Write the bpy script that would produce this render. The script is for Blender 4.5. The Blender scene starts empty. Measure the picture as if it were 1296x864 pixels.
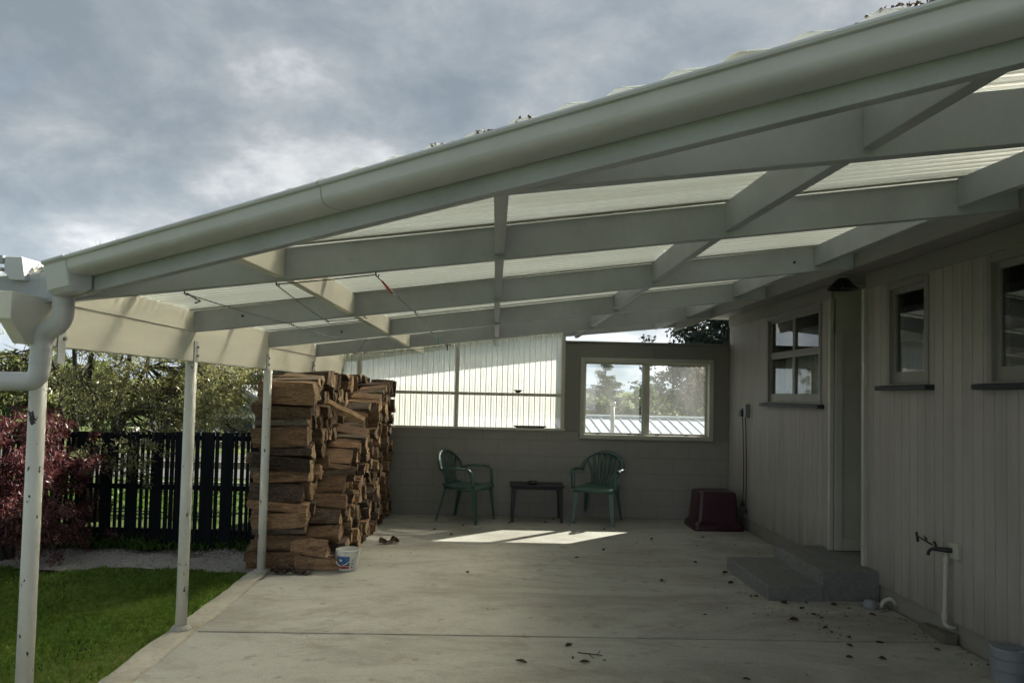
import bpy, bmesh, math, random
import numpy as np
from mathutils import Vector, Matrix
rnd = random.Random(7); nrs = np.random.RandomState(11)
R = math.radians
S = bpy.context.scene
COL = S.collection

# ------------------------------------------------------------------ materials
class NT:
    def __init__(s, name):
        s.m = bpy.data.materials.new(name); s.m.use_nodes = True
        s.t = s.m.node_tree; s.t.nodes.clear()
        s.out = s.n('ShaderNodeOutputMaterial')
        s.tc = s.n('ShaderNodeTexCoord')
    def n(s, typ, **kw):
        x = s.t.nodes.new(typ)
        for k, v in kw.items(): setattr(x, k, v)
        return x
    def l(s, a, b): s.t.links.new(a, b)
    def coord(s, scale=(1, 1, 1), src='Object'):
        mp = s.n('ShaderNodeMapping'); mp.inputs['Scale'].default_value = scale
        s.l(s.tc.outputs[src], mp.inputs['Vector']); return mp.outputs['Vector']
    def noise(s, scale, detail=6, rough=.6, vec=None, dist=0):
        x = s.n('ShaderNodeTexNoise'); x.inputs['Scale'].default_value = scale
        x.inputs['Detail'].default_value = detail; x.inputs['Roughness'].default_value = rough
        x.inputs['Distortion'].default_value = dist
        s.l(vec if vec is not None else s.tc.outputs['Object'], x.inputs['Vector']); return x.outputs['Fac']
    def ramp(s, fac, stops):
        x = s.n('ShaderNodeValToRGB'); e = x.color_ramp.elements
        while len(e) < len(stops): e.new(.5)
        for i, (p, c) in enumerate(stops):
            e[i].position = p; e[i].color = (*c, 1) if len(c) == 3 else c
        s.l(fac, x.inputs['Fac']); return x.outputs['Color']
    def mix(s, fac, a, b, mode='MIX'):
        x = s.n('ShaderNodeMix', data_type='RGBA', blend_type=mode)
        for sock, v in ((x.inputs[0], fac), (x.inputs[6], a), (x.inputs[7], b)):
            if isinstance(v, (int, float)): sock.default_value = v
            elif isinstance(v, tuple): sock.default_value = (*v, 1)
            else: s.l(v, sock)
        return x.outputs[2]
    def bump(s, h, strength=.3, dist=.01):
        x = s.n('ShaderNodeBump'); x.inputs['Strength'].default_value = strength
        x.inputs['Distance'].default_value = dist; s.l(h, x.inputs['Height']); return x.outputs['Normal']
    def princ(s, col, rough=.6, normal=None, spec=.4, metal=0):
        x = s.n('ShaderNodeBsdfPrincipled')
        if isinstance(col, tuple): x.inputs['Base Color'].default_value = (*col, 1)
        else: s.l(col, x.inputs['Base Color'])
        if isinstance(rough, (int, float)): x.inputs['Roughness'].default_value = rough
        else: s.l(rough, x.inputs['Roughness'])
        x.inputs['Specular IOR Level'].default_value = spec; x.inputs['Metallic'].default_value = metal
        if normal is not None: s.l(normal, x.inputs['Normal'])
        return x.outputs[0]
    def end(s, sh): s.l(sh, s.out.inputs['Surface']); return s.m

def dull(c, k): return tuple(v * k for v in c)

def m_paint(name, col, rough=.55, dirt=.25, scale=2.0, streak=(1, 1, 1), dirtcol=(.12, .11, .09), spec=.35, fine=.5, bump=.15):
    t = NT(name)
    big = t.noise(scale, 6, .65, t.coord(streak))
    fin = t.noise(scale * 24, 4, .6, t.coord(streak))
    c = t.mix(t.ramp(big, [(.40, (0, 0, 0)), (.78, (dirt, dirt, dirt))]), col, dirtcol)
    c = t.mix(t.ramp(fin, [(.58, (0, 0, 0)), (.80, (dirt * fine, dirt * fine, dirt * fine))]), c, dirtcol)
    v = t.noise(scale * .6, 2, .5)
    c = t.mix(t.ramp(v, [(.3, (.0, 0, 0)), (.7, (.25, .25, .25))]), c, dull(col, .82))
    return t.end(t.princ(c, rough, t.bump(fin, bump, .004), spec))

M = {}
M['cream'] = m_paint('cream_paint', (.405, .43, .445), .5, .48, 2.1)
M['cream_lit'] = m_paint('cream_lit_paint', (.73, .71, .60), .5, .28, 1.8, (1, .35, 2.2))  # lit copy of the cream paint: sunlight put into the colour
M['pvc'] = m_paint('aged_white_pvc', (.53, .54, .54), .36, .3, 2.6, (1, 1, 1), (.2, .18, .13), .5, .4, .05)
def m_clad():
    t = NT('taupe_board_paint'); col = (.345, .327, .318)
    geo = t.n('ShaderNodeNewGeometry'); sx = t.n('ShaderNodeSeparateXYZ'); t.l(geo.outputs['Position'], sx.inputs[0])
    def mt(op, a, b):
        x = t.n('ShaderNodeMath', operation=op)
        for i, v in enumerate((a, b)):
            if isinstance(v, (int, float)): x.inputs[i].default_value = v
            else: t.l(v, x.inputs[i])
        return x.outputs[0]
    wn_ = t.n('ShaderNodeTexWhiteNoise', noise_dimensions='1D'); t.l(mt('FLOOR', mt('MULTIPLY', sx.outputs[1], 10), 0), wn_.inputs['W'])
    st = t.noise(2.2, 6, .65, t.coord((1, 3, .3))); fl = t.noise(45, 4, .6, t.coord((1, 1, .5))); bl = t.noise(1.1, 4, .6)
    c = t.mix(mt('MULTIPLY', wn_.outputs['Value'], .5), col, dull(col, .82))
    c = t.mix(t.ramp(st, [(.45, (0, 0, 0)), (.75, (.4, .4, .4))]), c, (.15, .14, .125))
    c = t.mix(t.ramp(bl, [(.5, (0, 0, 0)), (.8, (.35, .35, .35))]), c, (.31, .295, .275))
    c = t.mix(t.ramp(fl, [(.64, (0, 0, 0)), (.72, (.35, .35, .35))]), c, (.12, .11, .10))
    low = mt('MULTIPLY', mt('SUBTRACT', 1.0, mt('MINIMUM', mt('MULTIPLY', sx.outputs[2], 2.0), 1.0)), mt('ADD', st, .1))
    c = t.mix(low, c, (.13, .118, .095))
    return t.end(t.princ(c, .62, t.bump(t.mix(.5, fl, st), .2, .004), .3))
M['taupe'] = m_clad()
M['block'] = m_paint('painted_block', (.272, .264, .25), .8, .28, 2.2, (1, 1, 1), (.13, .125, .11), .2, .7, .6)
M['dark_panel'] = m_paint('painted_fibre_board', (.20, .195, .175), .7, .25, 2.0)
M['trim'] = m_paint('trim_paint', (.42, .42, .375), .5, .25, 2.0)
M['brown_trim'] = m_paint('sash_paint', (.225, .215, .205), .5, .2, 2.0)
M['sill'] = m_paint('sill_paint', (.014, .018, .027), .6, .1, 3, dirtcol=(.16, .15, .14))
M['plinth'] = m_paint('plinth_concrete', (.23, .22, .195), .85, .4, 2.5)
M['soffit'] = m_paint('soffit_paint', (.26, .255, .235), .7, .2, 2.0)
M['alu'] = m_paint('window_aluminium', (.50, .48, .42), .42, .3, 4)
M['black'] = m_paint('black_plastic', (.018, .018, .02), .4, .2, 5, dirtcol=(.08, .08, .08))
M['fence'] = m_paint('black_stained_timber', (.006, .008, .012), .7, .3, 3, (6, 6, .6), (.03, .035, .03), .08)
M['galv'] = m_paint('galvanised_steel', (.35, .34, .31), .45, .5, 6, dirtcol=(.16, .10, .06))

M['maroon'] = m_paint('maroon_plastic', (.036, .008, .016), .33, .2, 4, dirtcol=(.05, .03, .035), spec=.5)
M['chair'] = m_paint('green_chair_plastic', (.050, .108, .094), .36, .35, 5, dirtcol=(.12, .15, .12), spec=.5, bump=.05)
M['table'] = m_paint('dark_table_plastic', (.014, .010, .020), .4, .2, 5, dirtcol=(.04, .035, .04))
M['glass_dish'] = m_paint('dark_glazed_dish', (.05, .05, .06), .15, .2, 5, spec=.6)
M['white_plastic'] = m_paint('white_bucket_plastic', (.68, .68, .63), .4, .25, 8, dirtcol=(.3, .28, .22))
M['blue_label'] = m_paint('blue_label_print', (.02, .11, .30), .4, .25, 14, dirtcol=(.35, .4, .45))
M['red_label'] = m_paint('red_label_print', (.35, .04, .045), .4, .3, 14, dirtcol=(.5, .4, .4))
M['white_wall'] = m_paint('white_weatherboard', (.68, .67, .63), .6, .2, 1.5)
M['grey_roof'] = m_paint('grey_roof', (.22, .23, .24), .5, .3, 1.5)
M['light_roof'] = m_paint('pale_steel_roof', (.55, .60, .66), .35, .25, 1.2)
M['red_bit'] = m_paint('red_peg', (.45, .06, .05), .5, .1, 5)
M['green_bit'] = m_paint('green_peg', (.03, .25, .14), .5, .1, 5)
M['white_bit'] = m_paint('white_peg', (.7, .68, .64), .5, .1, 5)
M['grey_pvc'] = m_paint('grey_pvc', (.20, .22, .24), .4, .3, 5)
M['curtain'] = m_paint('net_curtain', (.62, .62, .60), .9, .2, 6, (1, 8, 1))
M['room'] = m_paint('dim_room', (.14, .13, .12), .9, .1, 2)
M['timber'] = m_paint('weathered_timber', (.12, .11, .09), .8, .5, 4, (1, 6, 6), (.04, .035, .03))

def m_post():
    t = NT('chipped_post_paint')
    base = t.mix(t.ramp(t.noise(3, 5, .6), [(.4, (0, 0, 0)), (.8, (.3, .3, .3))]), (.69, .68, .62), (.36, .33, .27))
    ch = t.noise(24, 3, .6, t.coord((1, 1, .6)))
    chip = t.ramp(ch, [(.650, (0, 0, 0)), (.664, (1, 1, 1))])
    c = t.mix(chip, base, (.045, .035, .03))
    return t.end(t.princ(c, .45, t.bump(ch, .1, .002)))
M['post'] = m_post()

def m_concrete():
    t = NT('trowelled_concrete')
    g = t.noise(.55, 5, .6)
    smear = t.noise(.9, 8, .72, t.coord((.55, 1.5, 1)), .5)
    mid = t.noise(3.6, 8, .74, t.coord((.75, 1.2, 1)), .3)
    fine = t.noise(110, 3, .65); med = t.noise(26, 5, .7)
    c = t.ramp(g, [(.28, (.275, .27, .236)), (.5, (.345, .338, .298)), (.72, (.42, .413, .365))])
    c = t.mix(t.ramp(smear, [(.36, (.95, .95, .95)), (.53, (0, 0, 0))]), c, (.185, .172, .14))
    c = t.mix(t.ramp(smear, [(.56, (0, 0, 0)), (.72, (.5, .5, .5))]), c, (.49, .48, .42))
    c = t.mix(t.ramp(mid, [(.52, (0, 0, 0)), (.68, (.75, .75, .75))]), c, (.18, .168, .135))
    c = t.mix(t.ramp(mid, [(.24, (.5, .5, .5)), (.40, (0, 0, 0))]), c, (.47, .46, .40))
    c = t.mix(t.ramp(med, [(.60, (0, 0, 0)), (.72, (.4, .4, .4))]), c, (.19, .18, .15))
    c = t.mix(t.ramp(med, [(.26, (.35, .35, .35)), (.38, (0, 0, 0))]), c, (.50, .49, .44))
    spots = t.noise(7, 3, .55)
    c = t.mix(t.ramp(spots, [(.64, (0, 0, 0)), (.70, (.6, .6, .6))]), c, (.14, .118, .088))
    c = t.mix(.22, c, t.ramp(fine, [(.3, (.16, .155, .14)), (.7, (.58, .57, .52))]))
    h = t.mix(.5, fine, med)
    return t.end(t.princ(c, .8, t.bump(h, .4, .005), .3))
M['concrete'] = m_concrete()
def m_edge():
    t = NT('rough_edge_concrete')
    g = t.noise(2.2, 7, .7); f = t.noise(40, 4, .7)
    c = t.ramp(g, [(.3, (.22, .205, .165)), (.5, (.35, .33, .27)), (.68, (.46, .44, .37))])
    c = t.mix(t.ramp(f, [(.55, (0, 0, 0)), (.75, (.7, .7, .7))]), c, (.16, .145, .115))
    return t.end(t.princ(c, .85, t.bump(t.mix(.6, g, f), .7, .012), .25))
M['edge'] = m_edge()
def m_dirt(name, a, b, scale=6, bumpd=.02):
    t = NT(name); g = t.noise(scale, 7, .7); f = t.noise(scale * 9, 5, .7); q = t.noise(scale*.12, 4, .6)
    c = t.ramp(g, [(.3, a), (.7, b)])
    c = t.mix(.45, c, t.ramp(f, [(.3, dull(a, .6)), (.7, dull(b, 1.25))]))
    c = t.mix(t.ramp(q, [(.4, (0, 0, 0)), (.65, (.5, .5, .5))]), c, dull(a, .8))
    return t.end(t.princ(c, .95, t.bump(t.mix(.5, g, f), .8, bumpd), .15))
def m_gravel():
    t = NT('gravel_drive'); g = t.noise(14, 7, .75); f = t.noise(90, 3, .7); q = t.noise(2.2, 5, .65, t.coord((.5, 1.6, 1)))
    c = t.ramp(g, [(.3, (.22, .205, .18)), (.7, (.44, .425, .385))])
    c = t.mix(.5, c, t.ramp(f, [(.35, (.12, .11, .10)), (.65, (.60, .58, .54))]))
    geo = t.n('ShaderNodeNewGeometry'); sx = t.n('ShaderNodeSeparateXYZ'); t.l(geo.outputs['Position'], sx.inputs[0])
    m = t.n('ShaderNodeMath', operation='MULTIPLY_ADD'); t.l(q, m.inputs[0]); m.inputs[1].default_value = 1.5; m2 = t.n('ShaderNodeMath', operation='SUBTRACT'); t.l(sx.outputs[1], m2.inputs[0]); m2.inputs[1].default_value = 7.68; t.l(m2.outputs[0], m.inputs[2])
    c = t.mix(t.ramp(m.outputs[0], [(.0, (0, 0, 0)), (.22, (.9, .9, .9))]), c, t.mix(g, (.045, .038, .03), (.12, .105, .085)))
    return t.end(t.princ(c, .95, t.bump(t.mix(.5, g, f), .9, .02), .15))
M['gravel'] = m_gravel()
M['step'] = m_dirt('step_concrete', (.13, .132, .128), (.25, .247, .237), 4, .006)
M['soil'] = m_dirt('lawn_soil', (.035, .05, .015), (.06, .09, .022), 7)
M['far_ground'] = m_dirt('far_grass', (.05, .075, .022), (.085, .115, .035), 1.2)

def m_sheet(name, col, tl, clear, dirt, scale, stretch, dirtcol=(.23, .21, .14), haze=0):
    t = NT(name)
    a = t.noise(scale, 6, .65, t.coord(stretch)); b = t.noise(scale * 14, 4, .6, t.coord(stretch))
    c = t.mix(t.ramp(a, [(.42, (0, 0, 0)), (.75, (dirt, dirt, dirt))]), col, dirtcol)
    sp = t.ramp(b, [(.66, (0, 0, 0)), (.74, (dirt, dirt, dirt))])
    c = t.mix(sp, c, dull(dirtcol, .6))
    tr = t.n('ShaderNodeBsdfTranslucent'); t.l(c, tr.inputs['Color'])
    df = t.n('ShaderNodeBsdfDiffuse'); t.l(c, df.inputs['Color'])
    tp = t.n('ShaderNodeBsdfTransparent'); tp.inputs['Color'].default_value = (.97, .98, .95, 1)
    gl = t.n('ShaderNodeBsdfGlossy'); gl.inputs['Roughness'].default_value = .35
    m1 = t.n('ShaderNodeMixShader'); m1.inputs[0].default_value = tl
    t.l(df.outputs[0], m1.inputs[1]); t.l(tr.outputs[0], m1.inputs[2])
    m2 = t.n('ShaderNodeMixShader'); m2.inputs[0].default_value = clear
    t.l(m1.outputs[0], m2.inputs[1]); t.l(tp.outputs[0], m2.inputs[2])
    if haze:
        rf = t.n('ShaderNodeBsdfRefraction'); rf.inputs['IOR'].default_value = 1.16; rf.inputs['Roughness'].default_value = .72; rf.inputs['Color'].default_value = (1, .98, .86, 1)
        m4 = t.n('ShaderNodeMixShader'); m4.inputs[0].default_value = haze
        t.l(m2.outputs[0], m4.inputs[1]); t.l(rf.outputs[0], m4.inputs[2]); m2 = m4
    m3 = t.n('ShaderNodeMixShader'); m3.inputs[0].default_value = .05
    t.l(m2.outputs[0], m3.inputs[1]); t.l(gl.outputs[0], m3.inputs[2])
    return t.end(m3.outputs[0])
M['sheet'] = m_sheet('aged_fibreglass_sheet', (.59, .635, .60), .132, .012, .40, 1.5, (.5, 3, 1), haze=.42)
M['panel'] = m_sheet('clear_ribbed_panel', (.61, .625, .595), .58, .13, .25, 1.2, (1, 1, .5), (.42, .40, .28))

def m_glass(name, dirt, tint=(.95, .97, .97)):
    t = NT(name)
    tp = t.n('ShaderNodeBsdfTransparent'); tp.inputs['Color'].default_value = (*tint, 1)
    gl = t.n('ShaderNodeBsdfGlossy'); gl.inputs['Roughness'].default_value = .02
    lw = t.n('ShaderNodeLayerWeight'); lw.inputs['Blend'].default_value = .5
    pw = t.n('ShaderNodeMath', operation='POWER'); t.l(lw.outputs['Facing'], pw.inputs[0]); pw.inputs[1].default_value = 4.
    fr = t.n('ShaderNodeMath', operation='MULTIPLY_ADD'); t.l(pw.outputs[0], fr.inputs[0]); fr.inputs[1].default_value = .72; fr.inputs[2].default_value = .075
    m = t.n('ShaderNodeMixShader'); t.l(fr.outputs[0], m.inputs[0]); t.l(tp.outputs[0], m.inputs[1]); t.l(gl.outputs[0], m.inputs[2])
    if dirt:
        a = t.noise(3, 6, .7, t.coord((1, 1, .4)))
        d = t.n('ShaderNodeBsdfTranslucent'); d.inputs['Color'].default_value = (.8, .82, .8, 1)
        k = t.n('ShaderNodeMixShader'); t.l(t.ramp(a, [(.3, dull((1, 1, 1), dirt * .5)), (.75, dull((1, 1, 1), dirt * 1.5))]), k.inputs[0])
        t.l(m.outputs[0], k.inputs[1]); t.l(d.outputs[0], k.inputs[2]); m = k
    return t.end(m.outputs[0])
M['glass'] = m_glass('window_glass', 0, (.80, .83, .83))
M['dusty_glass'] = m_glass('dusty_window_glass', .05)

def m_leaf(name, cols, tl=.45, rough=.5, nscale=1.3):
    t = NT(name)
    a = t.noise(nscale, 3, .6); b = t.noise(22, 2, .6)
    n = len(cols)
    c = t.ramp(t.mix(.55, a, b), [(.34 + .32 * i / (n - 1), cols[i]) for i in range(n)])
    p = t.princ(c, rough, None, .35)
    tr = t.n('ShaderNodeBsdfTranslucent'); t.l(t.mix(.35, c, (.5, .55, .1), 'SOFT_LIGHT'), tr.inputs['Color'])
    m = t.n('ShaderNodeMixShader'); m.inputs[0].default_value = tl
    t.l(p, m.inputs[1]); t.l(tr.outputs[0], m.inputs[2])
    return t.end(m.outputs[0])
M['olive'] = m_leaf('narrow_olive_leaf', [(.10, .11, .065), (.19, .195, .11), (.30, .29, .13), (.32, .34, .21)], .45, .35)
M['maple'] = m_leaf('dark_red_leaf', [(.055, .015, .02), (.10, .028, .034), (.21, .11, .11)], .38, .4, 2.0)
M['red_leaf'] = m_leaf('scarlet_leaf', [(.40, .01, .03), (.55, .02, .05)], .5)
M['grass'] = m_leaf('grass_blade', [(.075, .14, .02), (.13, .225, .035), (.20, .29, .055), (.31, .33, .12)], .42, .5, .9)
M['weed'] = m_leaf('weed_leaf', [(.04, .085, .015), (.08, .15, .03)], .45)
M['conifer'] = m_leaf('conifer_needles', [(.05, .075, .04), (.085, .11, .06)], .2, .6, .4)
M['bush'] = m_leaf('bush_leaf', [(.06, .085, .03), (.10, .13, .045), (.17, .16, .05)], .35, .5, .35)
M['dark_tree'] = m_leaf('dark_evergreen_leaf', [(.016, .026, .022), (.03, .046, .035)], .15, .5, .35)
M['russet'] = m_leaf('russet_twig_leaf', [(.16, .10, .065), (.22, .145, .10), (.13, .12, .08)], .3, .6, .4)
M['bark_tree'] = m_dirt('tree_bark', (.025, .022, .019), (.07, .06, .05), 14)
M['pale_twig'] = m_dirt('pale_bark', (.35, .32, .28), (.5, .47, .42), 14)
M['dry_leaf'] = m_leaf('dry_leaf', [(.022, .015, .010), (.06, .036, .018), (.13, .075, .035)], .1, .7, 9)

def m_wood(name, cols, stretch, rough=.75, bumpd=.006, knots=True):
    t = NT(name)
    oi = t.n('ShaderNodeObjectInfo')
    add = t.n('ShaderNodeVectorMath', operation='ADD')
    sc = t.n('ShaderNodeVectorMath', operation='SCALE'); sc.inputs['Scale'].default_value = 37.
    cb = t.n('ShaderNodeCombineXYZ')
    for i in range(3): t.l(oi.outputs['Random'], cb.inputs[i])
    t.l(cb.outputs[0], sc.inputs[0]); t.l(t.tc.outputs['Object'], add.inputs[0]); t.l(sc.outputs[0], add.inputs[1])
    mp = t.n('ShaderNodeMapping'); mp.inputs['Scale'].default_value = stretch; t.l(add.outputs[0], mp.inputs['Vector'])
    g = t.noise(6, 7, .7, mp.outputs[0], .6); f = t.noise(30, 4, .65, mp.outputs[0])
    c = t.ramp(g, [(.28, cols[0]), (.5, cols[1]), (.72, cols[2])])
    c = t.mix(t.ramp(f, [(.50, (0, 0, 0)), (.66, (.85, .85, .85))]), c, dull(cols[0], .45))
    ck = t.noise(3.2, 8, .75, mp.outputs[0], 1.5)
    c = t.mix(t.ramp(ck, [(.60, (0, 0, 0)), (.68, (.9, .9, .9))]), c, dull(cols[0], .25))
    hue = t.n('ShaderNodeHueSaturation')
    mr = t.n('ShaderNodeMapRange'); mr.inputs['To Min'].default_value = .55; mr.inputs['To Max'].default_value = 1.45
    t.l(oi.outputs['Random'], mr.inputs['Value']); t.l(mr.outputs[0], hue.inputs['Value']); t.l(c, hue.inputs['Color'])
    return t.end(t.princ(hue.outputs[0], rough, t.bump(t.mix(.5, g, f), .9, bumpd), .2))
M['split_orange'] = m_wood('split_wood_orange', [(.08, .046, .026), (.20, .122, .07), (.32, .21, .125)], (1, 5, 5))
M['split_tan'] = m_wood('split_wood_tan', [(.13, .08, .042), (.27, .175, .095), (.40, .28, .16)], (1, 5, 5))
M['bark_dark'] = m_wood('firewood_bark', [(.035, .025, .02), (.09, .062, .045), (.16, .12, .09)], (2, 5, 5), .85, .012)
M['bark_grey'] = m_wood('weathered_wood', [(.06, .048, .037), (.125, .10, .076), (.20, .165, .125)], (1, 5, 5), .85)
M['end_a'] = m_wood('cut_end_grain', [(.14, .09, .052), (.31, .215, .13), (.50, .37, .24)], (3, 4, 2))
M['end_b'] = m_wood('weathered_end_grain', [(.10, .07, .045), (.22, .15, .095), (.33, .24, .16)], (3, 4, 2))

# ------------------------------------------------------------------ mesh builder
def world_loc(o):
    v = Vector((0, 0, 0))
    while o is not None: v += o.location; o = o.parent
    return v
def tag(o, label=None, cat=None, group=None, kind=None):
    if label: o['label'] = label
    if cat: o['category'] = cat
    if group: o['group'] = group
    if kind: o['kind'] = kind
    return o
def empty(name, loc, label=None, cat=None, group=None, rz=0):
    o = bpy.data.objects.new(name, None); COL.objects.link(o); o.empty_display_size = .1
    o.location = loc; o.rotation_euler = (0, 0, rz); tag(o, label, cat, group); return o

class MB:
    def __init__(s): s.v = []; s.f = []; s.mi = []; s.mats = []; s.cur = 0
    def mat(s, m):
        if m not in s.mats: s.mats.append(m)
        s.cur = s.mats.index(m); return s
    def add(s, vs, fs):
        b = len(s.v); s.v += [tuple(v) for v in vs]
        s.f += [tuple(i + b for i in f) for f in fs]; s.mi += [s.cur] * len(fs); return s
    def hexa(s, p):  # 8 points: bottom 4 ccw, top 4 ccw
        return s.add(p, [(3, 2, 1, 0), (4, 5, 6, 7), (0, 1, 5, 4), (1, 2, 6, 5), (2, 3, 7, 6), (3, 0, 4, 7)])
    def box(s, x0, x1, y0, y1, z0, z1):
        return s.hexa([(x0, y0, z0), (x1, y0, z0), (x1, y1, z0), (x0, y1, z0), (x0, y0, z1), (x1, y0, z1), (x1, y1, z1), (x0, y1, z1)])
    def extr(s, poly, d):   # poly list of 3d pts, d vector
        n = len(poly); d = Vector(d); q = [Vector(p) + d for p in poly]
        fs = [tuple(range(n))[::-1], tuple(range(n, 2 * n))] + [(i, (i + 1) % n, n + (i + 1) % n, n + i) for i in range(n)]
        return s.add([tuple(p) for p in poly] + [tuple(p) for p in q], fs)
    def sweep(s, path, prof, closed=True, caps=True, up=(0, 0, 1)):
        # prof: list of (a,b) in (side, up) frame, or function of t giving it
        P = [Vector(p) for p in path]; n = len(P); rings = []
        up = Vector(up)
        for i in range(n):
            tdir = (P[min(i + 1, n - 1)] - P[max(i - 1, 0)]).normalized()
            side = tdir.cross(up)
            if side.length < 1e-4: side = tdir.cross(Vector((0, 1, 0)))
            side.normalize(); u = side.cross(tdir).normalized()
            pr = prof(i / (n - 1)) if callable(prof) else prof
            rings.append([P[i] + side * a + u * b for a, b in pr])
        k = len(rings[0]); vs = [tuple(v) for r in rings for v in r]; fs = []
        for i in range(n - 1):
            for j in range(k if closed else k - 1):
                a = i * k + j; b = i * k + (j + 1) % k
                fs.append((a, b, b + k, a + k))
        if caps and closed: fs += [tuple(range(k))[::-1], tuple(range((n - 1) * k, n * k))]
        return s.add(vs, fs)
    def tube(s, path, r, k=10, caps=True):
        P = [Vector(p) for p in path]; n = len(P)
        rr = r if isinstance(r, (list, tuple)) else [r] * n
        vs = []; fs = []; ref = None
        for i in range(n):
            t = (P[min(i + 1, n - 1)] - P[max(i - 1, 0)]).normalized()
            if ref is None:
                ref = Vector((0, 0, 1)) if abs(t.z) < .9 else Vector((1, 0, 0))
            a = (ref - t * ref.dot(t)).normalized(); b = t.cross(a); ref = a
            for j in range(k):
                w = 2 * math.pi * j / k
                vs.append(tuple(P[i] + (a * math.cos(w) + b * math.sin(w)) * rr[i]))
        for i in range(n - 1):
            for j in range(k):
                fs.append((i * k + j, i * k + (j + 1) % k, (i + 1) * k + (j + 1) % k, (i + 1) * k + j))
        if caps: fs += [tuple(range(k))[::-1], tuple(range((n - 1) * k, n * k))]
        return s.add(vs, fs)
    def lathe(s, prof, c=(0, 0, 0), k=20, sx=1, sy=1):
        vs = []; fs = []
        for r, z in prof:
            for j in range(k):
                w = 2 * math.pi * j / k
                vs.append((c[0] + r * math.cos(w) * sx, c[1] + r * math.sin(w) * sy, c[2] + z))
        for i in range(len(prof) - 1):
            for j in range(k):
                fs.append((i * k + j, i * k + (j + 1) % k, (i + 1) * k + (j + 1) % k, (i + 1) * k + j))
        return s.add(vs, fs)
    def build(s, name, m=None, parent=None, local=False, smooth=False, bevel=0, label=None):
        me = bpy.data.meshes.new(name)
        vs = np.array(s.v, dtype=np.float64).reshape(-1, 3)
        o = bpy.data.objects.new(name, me); COL.objects.link(o)
        if not local:
            if parent is not None: off = np.array(world_loc(parent))
            else:
                off = np.array([(vs[:, 0].min() + vs[:, 0].max()) / 2, (vs[:, 1].min() + vs[:, 1].max()) / 2, vs[:, 2].min()])
                o.location = off
            vs = vs - off
        me.from_pydata(vs.tolist(), [], s.f)
        if m is not None: me.materials.append(m)
        else:
            for q in s.mats: me.materials.append(q)
            me.polygons.foreach_set('material_index', s.mi)
        if smooth: me.polygons.foreach_set('use_smooth', [True] * len(me.polygons))
        me.update()
        if parent is not None: o.parent = parent
        if bevel:
            b = o.modifiers.new('bevel', 'BEVEL'); b.width = bevel; b.segments = 2; b.limit_method = 'ANGLE'; b.angle_limit = R(40)
        if label: o['label'] = label
        return o

def leaves(name, m, pts, length, width, parent=None, droop=.0, jitter=.5, fold=True, dirs=None, seed=1):
    """many small pointed leaves (two triangles each, folded) centred on pts"""
    rs = np.random.RandomState(seed); P = np.asarray(pts, float); n = len(P)
    d = rs.normal(size=(n, 3)) if dirs is None else np.asarray(dirs, float) + rs.normal(size=(n, 3)) * jitter
    d[:, 2] -= droop; d /= np.linalg.norm(d, axis=1)[:, None] + 1e-9
    q = rs.normal(size=(n, 3)); w = np.cross(d, q); w /= np.linalg.norm(w, axis=1)[:, None] + 1e-9
    L = length * (.6 + .8 * rs.rand(n))[:, None]; W = width * (.6 + .8 * rs.rand(n))[:, None]
    up = np.cross(d, w)
    a = P - d * L * .5; b = P + w * W * .5 + up * W * .15; c = P + d * L * .5; e = P - w * W * .5 + up * W * .15
    V = np.stack([a, b, c, e], 1).reshape(-1, 3)
    off = np.array(world_loc(parent)) if parent is not None else np.zeros(3)
    me = bpy.data.meshes.new(name)
    me.vertices.add(4 * n); me.vertices.foreach_set('co', (V - off).astype(np.float32).ravel())
    me.loops.add(4 * n); me.loops.foreach_set('vertex_index', np.arange(4 * n, dtype=np.int32))
    me.polygons.add(n); me.polygons.foreach_set('loop_start', np.arange(0, 4 * n, 4, dtype=np.int32))
    me.polygons.foreach_set('loop_total', np.full(n, 4, np.int32))
    me.update(calc_edges=True); me.materials.append(m)
    o = bpy.data.objects.new(name, me); COL.objects.link(o)
    if parent is not None: o.parent = parent
    return o

# ------------------------------------------------------------------ ground
def grid(name, m, x0, x1, y0, y1, nx, ny, zf, kind='structure'):
    b = MB(); xs = np.linspace(x0, x1, nx); ys = np.linspace(y0, y1, ny)
    vs = [(x, y, zf(x, y)) for y in ys for x in xs]
    fs = [(j * nx + i, j * nx + i + 1, (j + 1) * nx + i + 1, (j + 1) * nx + i) for j in range(ny - 1) for i in range(nx - 1)]
    b.add(vs, fs); o = b.build(name, m, smooth=True); tag(o, kind=kind); return o
def gz(x, y):
    z = -.09
    if y > 9.6 and x > -3: z -= 1.9 * min(1, (y - 9.6) / 4) * min(1, (x + 3) / 1.5)
    r = max(0, y - 45); return z + r * .012
xs = sorted(set(list(np.linspace(-400, 400, 41)) + list(np.linspace(-9, 12, 43))))
ys = sorted(set(list(np.linspace(-60, 700, 39)) + list(np.linspace(-4, 20, 49))))
b = MB(); nx = len(xs)
b.add([(x, y, gz(x, y)) for y in ys for x in xs], [(j * nx + i, j * nx + i + 1, (j + 1) * nx + i + 1, (j + 1) * nx + i) for j in range(len(ys) - 1) for i in range(nx - 1)])
tag(b.build('ground', M['far_ground'], smooth=True), kind='structure')

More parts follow.
